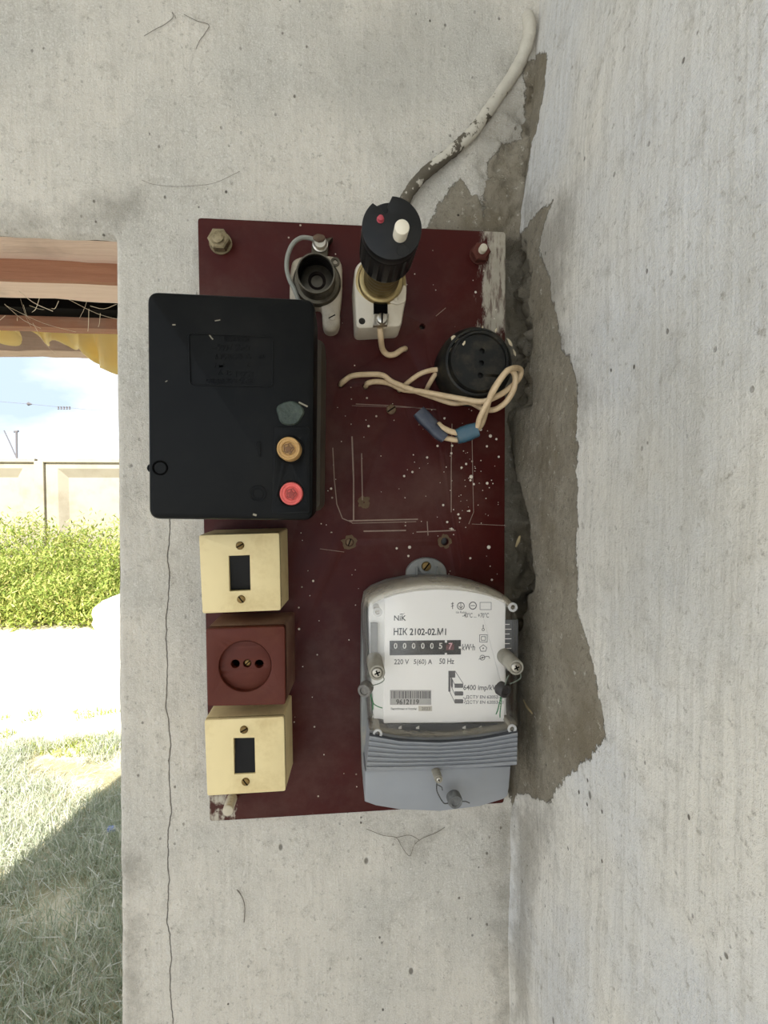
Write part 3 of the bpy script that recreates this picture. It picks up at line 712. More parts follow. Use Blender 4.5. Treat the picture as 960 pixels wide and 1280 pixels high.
M_DARK = mat('dark_void', (8, 7, 7), 0.9, var=0.05, spec=0.05)
bm = BM(); bs = BM(); q = at(489, 512, B); screw_head(bm, bs, (q.x, q.y, B), m(6.2, B), 0.002); h = mk('rivet', bm, M_RUST, board); mk('slot', bs, M_DARK, h)
bm = BM(); bs = BM(); q = at(437, 678, B); screw_head(bm, bs, (q.x, q.y, B - 0.003), m(5, B), 0.0026, ang=1.2); h = mk('sunken_screw', bm, M_RUST, board); mk('slot', bs, M_DARK, h)
for x, y, rr in ((437, 678, 11), (556, 677, 11), (455, 628, 9)):
    q = at(x, y, B); bm = BM(); R0, R1 = [], []
    for i in range(28):
        a = 2 * math.pi * i / 28; k = m(rr, B) * (0.8 + 0.35 * noise.noise(Vector((math.cos(a) * 2, math.sin(a) * 2, x)))); ri = m(5.2 if rr > 9 else 1, B)
        R0.append(bm.verts.new((q.x + ri * math.cos(a), q.y + ri * math.sin(a), B + 0.00012))); R1.append(bm.verts.new((q.x + k * math.cos(a), q.y + k * math.sin(a), B + 0.00004)))
    for i in range(28): bm.faces.new((R0[i], R0[(i + 1) % 28], R1[(i + 1) % 28], R1[i]))
    mk('rust_stain', bm, mat('rust_halo', (92, 74, 52), 0.9, var=0.35, scale=500), board, smooth=0)

# mounting bolts
M_BOLT = mat('bolt_tarnished', (150, 136, 106), 0.5, 0.7, var=0.25, scale=200, dirt=(86, 72, 52), dirt_amt=0.6, dirt_scale=200)
M_BOLTR = mat('bolt_red_rust', (92, 44, 32), 0.7, 0.3, var=0.3, scale=250, dirt=(58, 34, 26), dirt_amt=0.5)
M_BOLTW = mat('bolt_whitewashed', (198, 188, 166), 0.8, 0.1, var=0.15, scale=250)
def bolt(px, py, label, m_nut, m_stud, rn, wn0, wn1, ws, rs, ax=(0, 0, 1)):
    q = at(px, py, wn1); base = (q.x, q.y, B)
    r = thing('mounting_bolt', base, label, 'bolt', 'bolts holding the board')
    ax = Vector(ax).normalized()
    mk('washer', lathe(BM(), (q.x, q.y, B), [(rn * 0.5, 0), (rn * 1.05, 0), (rn * 1.05, 0.0015), (rn * 0.5, 0.0015)], 28), m_nut, r)
    bm = BM(); lathe(bm, (q.x, q.y, B), [(rn * 0.85, wn0), (rn, wn0 + 0.0012), (rn, wn1 - B - 0.0012), (rn * 0.82, wn1 - B)], 6, axis=ax); mk('nut', bm, m_nut, r, smooth=20)
    prof = [(rs, 0.0)]
    k = 6
    for i in range(k): h = (ws - B) * (0.5 + 0.5 * i / k); prof += [(rs, h), (rs * 0.9, h + 0.0006)]
    prof += [(rs, ws - B - 0.0006), (rs * 0.7, ws - B)]
    mk('stud', lathe(BM(), (q.x, q.y, B), prof, 20, axis=ax), m_stud, r)
bolt(272.5, 297, 'tarnished brass-coloured bolt at the top corner above the black box', M_BOLT, M_BOLT, m(13, B + .01), 0.0015, B + 0.0105, B + 0.0135, m(7, B + .01))
bolt(602.5, 313, 'rusty red bolt with whitened stud near the whitewashed top corner', M_BOLTR, M_BOLTW, m(12, B + .008), 0.0015, B + 0.009, B + 0.015, m(5, B + .02))
bolt(290, 998, 'whitewashed bolt end under the lower cream switch', M_BOLTR, M_BOLTW, m(8, B + .008), 0.0015, B + 0.008, B + 0.026, m(6.5, B + .02))

# ------------------------------------------------------------------ black breaker box
M_BLK = mat('bakelite_black', (13, 14, 14), 0.42, var=0.25, scale=60, bump=0.00015, dirt=(40, 38, 35), dirt_amt=0.35, dirt_scale=9, spec=0.12)
M_BLK2 = mat('bakelite_dusty', (66, 58, 48), 0.6, var=0.3, scale=40, bump=0.0003, dirt=(96, 84, 68), dirt_amt=0.6, dirt_scale=14)
LF = 0.105
a, b, c_, d_ = at(184, 364, LF), at(393, 374, LF), at(391, 650, LF), at(186, 648, LF)
root = thing('breaker_box', ((a.x + b.x) / 2, (a.y + c_.y) / 2, B), 'large black plastic circuit breaker box with two round push buttons', 'breaker box')
ol = quad_round([d_, c_, b, a], 0.007, 6)
mk('lid', loft(BM(), [(inset(ol, -0.0008), 0.062), (inset(ol, -0.0004), LF - 0.003), (inset(ol, 0.0006), LF - 0.001), (inset(ol, 0.003), LF)]), M_BLK, root)
e0, e1 = at(407, 400, 0.045), at(405, 640, 0.045)
bo = quad_round([(d_.x + 0.006, d_.y + 0.004), (e1.x, c_.y + 0.004), (e0.x, b.y - 0.012), (a.x + 0.006, a.y - 0.006)], 0.008, 5)
mk('base', loft(BM(), [(bo, B), (bo, 0.050), (inset(bo, 0.003), 0.055), (inset(bo, 0.003), 0.062)]), M_BLK2, root)
pw = LF
npo = [at(235, 416, pw)[:2], at(342, 420, pw)[:2], at(342, 484, pw)[:2], at(237, 482, pw)[:2]][::-1]
npo = quad_round(npo, 0.003, 4)
npl = mk('nameplate', plate(BM(), npo, [inset(npo, 0.0010)], pw - 0.0002, pw + 0.0007, 0.0002), M_BLK, root)
bm = BM()
for body, x0, x1, y0, y1 in (('ВЫКЛЮЧАТЕЛЬ', 280, 312, 420, 427), ('~500V 50Hz', 266, 313, 430, 438), ('А УСТАВКА', 269, 304, 442, 449), ('I0', 308, 314, 442, 448), ('2А', 323, 332, 442, 448), ('Iн', 268, 280, 453, 459),
                             ('6', 308, 313, 453, 459), ('А В', 272, 289, 463, 469), ('ГОСТ', 295, 318, 464, 471), ('СДЕЛАНО В СССР', 258, 317, 473, 480)):
    text(bm, body, x0, x1, y0, y1, pw - 0.0001, 0.0005)
mk('raised_lettering', bm, M_BLK, npl, smooth=0)
# digit one, ring nought
bm = BM(); q = [at(x, y, pw)[:2] for x, y in ((322, 571), (326, 571), (326, 552), (322, 552), (319.5, 555.5))]; q = [tuple(p) for p in q]
plate(bm, q, [], pw - 0.0002, pw + 0.0007, 0.00015); mk('digit_one', bm, M_BLK, root)
bm = BM(); pring(bm, 322, 617, 10.5, pw - 0.0001, 1.8, 0.0007); pring(bm, 322, 617, 6.8, pw - 0.0001, 1.4, 0.0006); mk('digit_nought', bm, M_BLK, root)
bpo = [at(343, 533, pw)[:2], at(388, 534, pw)[:2], at(388, 643, pw)[:2], at(340, 643, pw)[:2]][::-1]; bpo = quad_round(bpo, 0.003, 4)
bwl = [circle(at(363, 562, pw).x, at(363, 562, pw).y, m(16.4, pw), 36), circle(at(364, 617, pw).x, at(364, 617, pw).y, m(15.6, pw), 36)]
mk('button_panel', plate(BM(), bpo, bwl, pw - 0.0005, pw + 0.0014, 0.0004), M_BLK, root)
def button(px, py, r, h, label, col, dark):
    c = at(px, py, pw + h); rr = m(r, pw + h)
    mt = mat(label.split()[0] + '_plastic', col, 0.5, var=0.12, scale=200, bump=0.0001, dirt=dark, dirt_amt=0.5, dirt_scale=160)
    bt = mk('push_button', lathe(BM(), (c.x, c.y, pw - 0.002), [(rr * 1.02, 0), (rr, h), (rr * 0.93, h + 0.002), (rr * 0.84, h + 0.002), (rr * 0.78, h + 0.0014), (rr * 0.62, h + 0.0014), (rr * 0.58, h + 0.0018), (rr * 0.52, h + 0.0010)], 40), mt, root)
    bt['label'] = label
    bm = BM(); w = pw + h - 0.0010
    st = []
    for i in range(10):
        k = (0.46 if i % 2 == 0 else 0.2) * rr; t_ = math.pi / 2 + i * math.pi / 5; st.append((c.x + k * math.cos(t_), c.y - 0.04 * rr + k * math.sin(t_)))
    plate(bm, st, [], w, w + 0.0009, 0.00012)
    ro = rr * 0.5; lathe(bm, (c.x, c.y, w), [(ro * 0.84, 0), (ro * 0.84, 0.0008), (ro, 0.0008), (ro, 0), (ro * 0.84, 0)], 5, cap=False)
    e = mk('emblem', bm, mat(label.split()[0] + '_emblem', dark, 0.6), bt)
button(360.5, 560.5, 14.6, 0.014, 'ochre yellow start button with a stamped star emblem', (190, 150, 92), (112, 78, 44))
button(364, 617, 14.4, 0.003, 'coral red stop button with a stamped star emblem', (222, 100, 92), (150, 56, 48))
# green wax seal
q = at(363, 517, pw); bm = BM(); R = []
for f, h in ((1.0, 0), (1.0, 0.0018), (0.9, 0.0030), (0.55, 0.0032), (0.25, 0.0026)):
    R.append([(q.x + m(16, pw) * f * (1 + 0.07 * math.sin(3 * a_) + 0.04 * math.sin(5 * a_ + 1)) * math.cos(a_), q.y + m(15.5, pw) * f * (1 + 0.06 * math.sin(2 * a_ + 1)) * math.sin(a_), pw + h + (0.0006 * noise.noise(Vector((math.cos(a_) * 3 * f, math.sin(a_) * 3 * f, 1))) if h else 0)) for a_ in [2 * math.pi * i / 36 for i in range(36)]])
VV = [[bm.verts.new(p) for p in r_] for r_ in R]
for A_, B__ in zip(VV, VV[1:]):
    for i in range(36): bm.faces.new((A_[i], A_[(i + 1) % 36], B__[(i + 1) % 36], B__[i]))
bm.faces.new(VV[-1]); o = mk('wax_seal', bm, mat('green_wax', (52, 62, 54), 0.6, var=0.25, scale=300, bump=0.0008, dirt=(86, 96, 84), dirt_amt=0.6, dirt_scale=200), root); o['label'] = 'dull dark green wax seal'
# screw well and lug at the edge
q = at(200, 585, pw); bm = BM(); rr = m(9, pw); lathe(bm, (q.x, q.y, pw - 0.0004), [(rr, 0), (rr * 1.0, 0.0009), (rr * 0.82, 0.0009), (rr * 0.74, 0.0002), (rr * 0.1, 0.0001)], 28); mk('screw_well', bm, M_DARK, root)
q = at(189, 585, pw - .004); bm = BM(); lathe(bm, (q.x, q.y, 0.07), [(m(6.5, pw), 0), (m(6.5, pw), 0.028), (m(5, pw), 0.031)], 24); mk('lug', bm, M_BLK, root)
# pale paint drips on the lid
bm = BM()
for pts, wd in (([(262, 419), (264, 422), (266, 424)], 1.5), ([(269, 401), (275, 400)], 1.2), ([(207, 477), (209, 476)], 1.0), ([(216, 406), (219, 406)], 1.5), ([(374, 503), (384, 508)], 2.0), ([(317, 643), (320, 644)], 2.4)): pline(bm, pts, pw + 0.0001, wd, 0.0001)
mk('paint_fleck', bm, mat('fleck_grey', (150, 142, 124), 0.8), root, smooth=0)['kind'] = 'stuff'

# ------------------------------------------------------------------ switches and brown socket
M_CRM = mat('cream_plastic', (232, 212, 160), 0.45, var=0.05, scale=40, bump=0.0001, dirt=(188, 160, 106), dirt_amt=0.5, dirt_scale=22, spec=0.3)
M_ROCK = mat('rocker_black', (17, 15, 13), 0.5, var=0.2, scale=80, spec=0.2)
M_BRASS = mat('brass_dull', (128, 104, 62), 0.45, 0.8, var=0.25, scale=250, dirt=(60, 48, 32), dirt_amt=0.5, dirt_scale=220)
SF = B + 0.042
def corners(l, w): return [tuple(at(x, y, w)[:2]) for x, y in l]
def hull(front, back_pts, w):
    return front
def switch(cs, win, scr, back_r, label, tilt):
    fr = corners(cs, SF); cx = sum(p[0] for p in fr) / 4; cy = sum(p[1] for p in fr) / 4
    r = thing('light_switch', (cx, cy, B), label, 'switch', 'cream surface switches')
    fr = quad_round(fr, 0.0018, 3)
    # side walls: slightly wider at the back
    bk = [(p[0] + (0.0025 if p[0] > cx else 0.001), p[1] + (0.001 if p[1] > cy else -0.001)) for p in fr]
    wo_ = corners(win, SF)
    # a cover shell: walls lofted, face plate with the rocker opening
    bm = BM(); loft(bm, [(bk, B), (inset(fr, -0.0002), SF - 0.004)], True, False); mk('housing', bm, M_CRM, r)
    mk('face_plate', plate(BM(), fr, [wo_], SF - 0.0045, SF, 0.0007), M_CRM, r)
    wx = [p[0] for p in wo_]; wy = [p[1] for p in wo_]; u0, u1, v0, v1 = min(wx), max(wx), min(wy), max(wy); vm = v0 + (v1 - v0) * 0.5; g = 0.0004
    bm = BM(); z = SF - 0.0015
    prof = [(v0 + g, z - 0.012), (v0 + g, z - 0.0035 * tilt), (vm, z - 0.0015), (v1 - g, z - 0.0035 * (1 - tilt)), (v1 - g, z - 0.012)]
    A_ = [bm.verts.new((u0 + g, p[0], p[1])) for p in prof]; C_ = [bm.verts.new((u1 - g, p[0], p[1])) for p in prof]
    for i in range(5): bm.faces.new((A_[i], A_[(i + 1) % 5], C_[(i + 1) % 5], C_[i]))
    bm.faces.new(A_[::-1]); bm.faces.new(C_); mk('rocker', bm, M_ROCK, r, smooth=0)
    for (x, y), an in zip(scr, (0.5, 2.2)):
        q = at(x, y, SF); b1, b2 = BM(), BM(); screw_head(b1, b2, (q.x, q.y, SF - 0.0006), m(5.0, SF), 0.0022, ang=an); h = mk('screw', b1, M_BRASS, r); mk('slot', b2, M_DARK, h)
    return r
switch([(253, 767), (351, 763), (349, 666), (248.5, 669)], [(287, 739), (313, 738), (312, 694), (286, 695)], [(300, 682), (301.5, 749)], 360, 'cream light switch with black rocker just below the black box', 1.0)
switch([(259, 995), (357, 989), (355, 896), (255.5, 900)], [(293, 968), (319, 967), (318, 922.5), (292, 923)], [(305, 912), (307, 977)], 362, 'cream light switch with black rocker at the bottom under the brown socket', 0.0)
M_BRN = mat('brown_plastic', (86, 36, 23), 0.5, var=0.08, scale=60, bump=0.0001, dirt=(104, 64, 46), dirt_amt=0.35, dirt_scale=18, spec=0.25)
PF = B + 0.047
fr = corners([(259, 883), (357, 881), (356, 783), (257, 786)], PF); cx = sum(p[0] for p in fr) / 4; cy = sum(p[1] for p in fr) / 4
r = thing('power_socket', (cx, cy, B), 'square brown two-pin power socket between the cream switches', 'socket')
fr = quad_round(fr, 0.0028, 4); bk = [(p[0] + (0.004 if p[0] > cx else 0.001), p[1] + 0.0005) for p in fr]
bm = BM(); loft(bm, [(bk, B), (inset(fr, -0.0003), PF - 0.006)], True, False); mk('housing', bm, mat('brown_dusty', (100, 62, 46), 0.7, var=0.15, scale=40, dirt=(150, 124, 100), dirt_amt=0.6, dirt_scale=12), r)
q = at(306.5, 833, PF); rr = m(32, PF)
mk('face_plate', plate(BM(), fr, [circle(q.x, q.y, rr, 56)], PF - 0.0065, PF, 0.0008), M_BRN, r)
q = at(306.5, 832.5, PF - .005); hl = []
for x in (294, 324): p = at(x, 830, PF - .004); hl.append(circle(p.x, p.y, m(5.4, PF), 20))
p = at(309, 829.5, PF - .004); hl.append(circle(p.x, p.y, m(5, PF), 20))
ins = mk('insert_disc', plate(BM(), circle(q.x, q.y, rr * 1.01, 56), hl, PF - 0.012, PF - 0.0042, 0.0003), M_BRN, r)
mk('contact_well', lathe(BM(), (q.x, q.y, PF - 0.02), [(rr * 0.9, 0), (rr * 0.9, 0.007)], 32), M_DARK, r)
b1, b2 = BM(), BM(); screw_head(b1, b2, (p.x, p.y, PF - 0.008), m(4.2, PF), 0.0026, ang=0.7); h = mk('screw', b1, M_BRASS, r); mk('slot', b2, M_DARK, h)

# ------------------------------------------------------------------ empty fuse holder
M_PORC = mat('porcelain_dirty', (178, 166, 146), 0.4, var=0.08, scale=60, bump=0.0001, dirt=(112, 98, 78), dirt_amt=0.6, dirt_scale=35)
M_PORC2 = mat('porcelain_clean', (206, 196, 176), 0.3, var=0.05, scale=60, bump=0.0001, dirt=(150, 134, 106), dirt_amt=0.4, dirt_scale=30)
M_STEEL = mat('steel_dark', (92, 86, 74), 0.42, 0.85, var=0.25, scale=150, dirt=(60, 50, 38), dirt_amt=0.6, dirt_scale=60)
M_GALV = mat('steel_yellow_zinc', (150, 132, 92), 0.34, 0.9, var=0.15, scale=90, dirt=(110, 84, 46), dirt_amt=0.5, dirt_scale=60)
M_SILV = mat('steel_bright', (190, 184, 172), 0.28, 0.9, var=0.15, scale=120, dirt=(110, 98, 78), dirt_amt=0.35, dirt_scale=120)
HB = B + 0.014
q = at(399, 352, HB)
r = thing('fuse_holder', (q.x, q.y, B), 'empty porcelain screw fuse holder with open threaded socket', 'fuse holder', 'screw fuse holders')
ol = [at(x, y, HB)[:2] for x, y in ((364, 330), (370, 322), (386, 318), (408, 318), (421, 321), (427, 330), (428, 350), (427, 372), (425, 388), (425, 402), (421, 411), (413, 414), (406, 411), (403, 402), (402, 386), (396, 382), (380, 384), (368, 384), (362, 378), (362, 350))]
ol = [tuple(p) for p in ol][::-1]; ol = [tuple(p[:2]) for p in spline([(*p, 0) for p in ol] + [(*ol[0], 0)], 3)][:-1]
mk('porcelain_base', slab(BM(), ol, B, HB, 0.003), M_PORC, r)
rc = at(396.5, 353, HB)
mk('socket_collar', lathe(BM(), (rc.x, rc.y, HB - 0.002), [(m(29, HB), 0), (m(29, HB), 0.003), (m(27, HB), 0.005), (m(25, HB), 0.0055)], 44), M_STEEL, r)
top = at(394.5, 341, 0.056); R0 = m(23.5, 0.056); prof = [(R0 * 1.02, 0.0)]
hh_ = 0.056 - HB; k = 5
for i in range(k):
    for j in range(6):
        f = (i + j / 6) / k; prof.append((R0 * (0.985 + 0.045 * math.sin(2 * math.pi * j / 6)), 0.004 + f * (hh_ - 0.006)))
prof += [(R0 * 1.0, hh_), (R0 * 0.93, hh_), (R0 * 0.90, hh_ - 0.002)]; prof_out = prof; prof = [(R0 * 0.905, hh_ - 0.0018)]
for i in range(k):
    for j in range(6):
        f = (i + j / 6) / k; prof.append((R0 * (0.89 + 0.03 * math.sin(2 * math.pi * j / 6)), (hh_ - 0.003) * (1 - f)))
prof += [(R0 * 0.86, 0.0005), (R0 * 0.1, 0.0002)]
axv = (top - Vector((rc.x, rc.y, HB))).normalized()
sh_ = mk('threaded_shell', lathe(BM(), (rc.x, rc.y, HB), prof_out, 44, axis=axv, cap=False), M_STEEL, r)
mk('shell_lining', lathe(BM(), (rc.x, rc.y, HB), prof, 44, axis=axv, cap=False), mat('lining_shade_dark', (20, 17, 14), 0.7, 0.2, spec=0.15), sh_)  # inside of the shell coloured dark as its shade
mk('centre_contact', lathe(BM(), (rc.x, rc.y, HB + 0.0005), [(R0 * 0.86, 0), (R0 * 0.82, 0.001), (R0 * 0.5, 0.001), (R0 * 0.48, 0.004), (R0 * 0.34, 0.004), (R0 * 0.3, 0.002), (R0 * 0.02, 0.002)], 32, axis=axv), mat('contact_shade_brown', (30, 22, 16), 0.7, 0.2, spec=0.15), r)  # contact darkened too, for the shade deep in the socket
b1, b2 = BM(), BM(); q = at(415, 396, HB); screw_head(b1, b2, (q.x, q.y, HB - 0.001), m(5, HB), 0.002, ang=0.5); h = mk('screw', b1, M_PORC, r); mk('slot', b2, M_DARK, h)
q = at(419, 328, HB); bm = BM(); lathe(bm, (q.x, q.y, HB - 0.0005), [(m(5.5, HB), 0), (m(5.5, HB), 0.002), (m(3, HB), 0.002), (m(2.6, HB), 0.0005), (m(0.3, HB), 0.0004)], 20); mk('eyelet', bm, M_STEEL, r)
bm = BM(); o4 = corners([(389, 322), (409, 322), (411, 303), (416, 297), (406, 299), (390, 301)], HB - .006); slab(bm, o4, B + 0.001, HB - 0.005, 0.0006); tb = mk('terminal_tab', bm, M_STEEL, r)
b1, b2 = BM(), BM(); q = at(400, 302, HB); lathe(b1, (q.x, q.y, HB - 0.006), [(m(9, HB), 0), (m(9.5, HB), 0.001), (m(9.5, HB), 0.002), (m(8, HB), 0.0025), (m(8.5, HB), 0.0045), (m(7, HB), 0.0062)], 24); mk('clamp_screw', b1, M_SILV, tb)
b = at(399, 298, HB); bm = BM(); bmesh.ops.create_icosphere(bm, subdivisions=2, radius=m(7, HB))
for v in bm.verts: v.co = Vector((v.co.x * 1.1, v.co.y * 0.7, v.co.z * 0.5)) * (1 + 0.2 * noise.noise(v.co * 900)) + b + Vector((0, 0, 0.0006))
mk('grime_lump', bm, mat('grime', (96, 78, 62), 0.95, var=0.3, scale=400, bump=0.0006), tb)
bm = BM(); tube(bm, [at(x, y, w) for x, y, w in ((394, 300, HB - .003), (386, 297.5, HB - .002), (376, 297.5, HB), (366, 305, HB), (359.5, 320, HB), (358.5, 336, HB + .002), (362, 350, HB + .004), (368, 362, HB + .004), (374, 378, HB + .002))], m(2.7, HB), 10)
o = mk('lead_wire', bm, mat('grey_insulation', (140, 140, 130), 0.55, var=0.1, scale=120), r); o['label'] = 'grey insulated lead wire'

# ------------------------------------------------------------------ fuse holder with plug
HB = B + 0.030
q = at(473, 372, HB)
r2 = thing('fuse_holder', (q.x, q.y, B), 'white porcelain fuse holder carrying the black screw-in breaker', 'fuse holder', 'screw fuse holders')
ol = corners([(445, 411), (502, 408), (505, 388), (508, 374), (509, 352), (505, 330), (490, 322), (455, 322), (444, 332), (442, 352)], HB); ol = quad_round(ol, 0.004, 4)
mk('porcelain_base', loft(BM(), [(inset(ol, -0.0005), B), (ol, HB - 0.003), (inset(ol, 0.0008), HB - 0.001), (inset(ol, 0.0026), HB)]), M_PORC2, r2)
rc = at(476, 352, HB)
lug = corners([(486, 379), (497, 382), (507, 378), (508, 360), (498, 350), (486, 362)], HB); bm = BM(); slab(bm, quad_round(lug, 0.002, 3), HB - 0.0005, HB + 0.0018, 0.0006); lg = mk('mount_lug', bm, M_PORC2, r2)
q = at(495, 374, HB + .002); bm = BM(); lathe(bm, (q.x, q.y, HB + 0.001), [(m(3, HB), 0), (m(2.8, HB), 0.0012), (m(1.6, HB), 0.0018)], 16); mk('rivet', bm, M_PORC2, lg)
PAX = (at(490, 285, 0.150) - Vector((rc.x, rc.y, HB))).normalized(); PL = (at(490, 285, 0.150) - Vector((rc.x, rc.y, HB))).length
mk('socket_collar', lathe(BM(), (rc.x, rc.y, HB - 0.001), [(m(31, HB), 0), (m(31, HB), 0.002), (m(28, HB), 0.0028), (m(26.5, HB), 0.006), (m(25, HB), 0.0066), (m(22, HB), 0.0066)], 44, axis=PAX), M_GALV, r2)
bm = BM(); bw = corners([(467, 393), (484.5, 392), (484.5, 378), (467, 379)], HB); loft(bm, [(bw, HB - 0.002), (bw, HB + 0.0005)]); mk('contact_slot', bm, M_DARK, r2)
bm = BM(); o4 = corners([(466, 409), (484, 408), (486, 394), (468, 394)], HB); slab(bm, o4, HB - 0.001, HB + 0.004, 0.0006); tb = mk('terminal_clamp', bm, M_SILV, r2)
b1, b2 = BM(), BM(); q = at(477.5, 398, HB + .006); screw_head(b1, b2, (q.x, q.y, HB + 0.0035), m(7, HB), 0.004, ang=1.55); h = mk('screw', b1, M_SILV, tb); mk('slot', b2, M_DARK, tb)
q = at(452.5, 401.5, HB); bm = BM(); lathe(bm, (q.x, q.y, HB - 0.0015), [(m(4, HB), 0), (m(4, HB), 0.0018), (m(2.5, HB), 0.0016), (m(1.5, HB), 0.0022)], 18); mk('side_screw', bm, mat('screw_black', (46, 42, 34), 0.5, 0.5), r2)
M_CW = mat('cream_insulation', (210, 184, 146), 0.5, var=0.10, scale=150, bump=0.0001, dirt=(140, 112, 76), dirt_amt=0.5, dirt_scale=70)
bm = BM(); tube(bm, [at(x, y, w) for x, y, w in ((475, 410, HB), (476, 422, HB - .004), (478, 436, B + .010), (484, 443, B + .006), (493, 443, B + .005), (501, 438, B + .004), (508, 435, B - .004))], m(3.5, B), 12)
o = mk('lead_wire', bm, M_CW, r2); o['label'] = 'short cream lead wire bent into the board'

# ------------------------------------------------------------------ screw-in breaker
M_BK3 = mat('breaker_black', (17, 17, 17), 0.4, spec=0.3, var=0.2, scale=80, bump=0.0001, dirt=(54, 52, 48), dirt_amt=0.4, dirt_scale=25)
C0 = Vector((rc.x, rc.y, HB)); R1 = m(37.5, 0.150)
plug = thing('screw_in_breaker', C0 + PAX * 0.007, 'black ribbed screw-in breaker plug with a white button', 'breaker plug')
prof = [(m(20, HB), 0.004)]; k = 7; h0, h1 = 0.006, PL - 0.048
for i in range(k):
    for j in range(6): f = (i + j / 6) / k; prof.append((0.0134 + 0.0009 * math.sin(2 * math.pi * j / 6), h0 + f * (h1 - h0)))
prof.append((0.0134, h1 + 0.003))
mk('threaded_shell', lathe(BM(), C0, prof, 44, axis=PAX), M_GALV, plug)
def ribs(f, k, r): 
    return r - (0.0014 * (0.5 + 0.5 * math.copysign(1, math.sin(2 * math.pi * f * 16))) if k in (3, 4) else 0)
hs = PL - 0.048
mk('body', lathe(BM(), C0, [(0.014, hs + 0.001), (R1 * 0.92, hs), (R1 * 1.0, hs + 0.003), (R1 * 1.01, hs + 0.006), (R1 * 1.0, hs + 0.034), (R1 * 1.0, hs + 0.037), (R1 * 0.98, hs + 0.0392)], 176, axis=PAX, rmod=ribs), M_BK3, plug, smooth=25)
# cap with a notch in its rim
Mx = Vector((0, 0, 1)).rotation_difference(PAX).to_matrix()
cp = []; na = 72; nm = math.radians(112)
for i in range(na):
    a = 2 * math.pi * i / na; da = (a - nm + math.pi) % (2 * math.pi) - math.pi
    if abs(da) < math.radians(18):
        continue
    cp.append((a, R1 * 0.99))
cp = [(R1 * 0.99 * math.cos(a), R1 * 0.99 * math.sin(a), a) for a, _ in cp]
# insert the notch walls where the gap in angles lies
out = []; 
for i, p in enumerate(cp):
    out.append(p[:2]); nx_ = cp[(i + 1) % len(cp)]
    if (nx_[2] - p[2]) % (2 * math.pi) > 0.2:
        for dr, da in ((0.70, 10), (0.54, 8), (0.50, 0), (0.54, -8), (0.70, -10)):
            aa = nm - math.radians(da); out.append((R1 * dr * math.cos(aa), R1 * dr * math.sin(aa)))
bm = plate(BM(), out, [], PL - 0.0095, PL, 0.0007)
for v in bm.verts: v.co = C0 + Mx @ v.co
mk('cap', bm, M_BK3, plug)
def on_cap(px, py):
    d = ray(px, py); o_ = Vector((0, -D, ZC)); dd = Vector((d.x, d.z, -d.y)); oo = Vector((0, ZC, D)); pn = C0 + PAX * PL
    t_ = (pn - oo).dot(PAX) / dd.dot(PAX); return oo + dd * t_
q = on_cap(500, 294); mk('white_button', lathe(BM(), q, [(m(9, .15), -0.002), (m(9, .15), 0.0115), (m(8.6, .15), 0.0122), (m(7, .15), 0.0126)], 28, axis=PAX), mat('ivory_plastic', (228, 218, 196), 0.35, var=0.04), plug)
q = on_cap(475.5, 274.5); o = mk('red_button', lathe(BM(), q, [(m(4.6, .15), -0.001), (m(4.6, .15), 0.0006), (m(3.8, .15), 0.0008), (m(3.4, .15), 0.0030), (m(2.2, .15), 0.0034)], 20, axis=PAX), mat('dusty_red_plastic', (168, 62, 72), 0.5), plug)
q = on_cap(503.5, 313); ro = m(8, .15); mk('moulded_ring', lathe(BM(), q, [(ro * 0.86, -0.0003), (ro * 0.86, 0.0004), (ro, 0.0004), (ro, -0.0003), (ro * 0.86, -0.0003)], 28, axis=PAX, cap=False), M_BK3, plug)

# ------------------------------------------------------------------ round black socket
RS = B + 0.036
q = at(600, 451, RS)
bq = at(600, 457, B)
r = thing('round_socket', (q.x, q.y, B), 'round black bakelite socket splashed with paint at the board edge', 'socket')
ro = m(47.5, RS)
M_BAK = mat('bakelite_round', (20, 20, 17), 0.5, spec=0.3, var=0.25, scale=120, bump=0.0002, dirt=(84, 76, 60), dirt_amt=0.4, dirt_scale=70)
mk('base_ring', lathe(BM(), (q.x, q.y, B), [(ro * 1.02, 0), (ro * 1.04, 0.014), (ro * 1.03, 0.020), (ro * 0.99, 0.026), (ro * 0.90, 0.0315), (ro * 0.84, 0.032), (ro * 0.82, 0.029)], 60), M_BAK, r)
mk('rim', lathe(BM(), (q.x, q.y, B), [(ro * 0.82, 0.026), (ro * 0.81, 0.034), (ro * 0.78, 0.036), (ro * 0.73, 0.036), (ro * 0.71, 0.033), (ro * 0.70, 0.028)], 60, cap=False), M_BAK, r)
hl = [circle(at(x, y, RS - .002).x, at(x, y, RS - .002).y, m(3.6, RS), 16) for x, y in ((603, 438.5), (602, 453.5), (600.5, 469))]
mk('socket_disc', plate(BM(), circle(q.x, q.y, ro * 0.715, 56), hl, B + 0.026, B + 0.0335, 0.0), M_BAK, r)
mk('contact_well', lathe(BM(), (q.x, q.y, B + 0.02), [(ro * 0.6, 0), (ro * 0.6, 0.005)], 32), M_DARK, r)
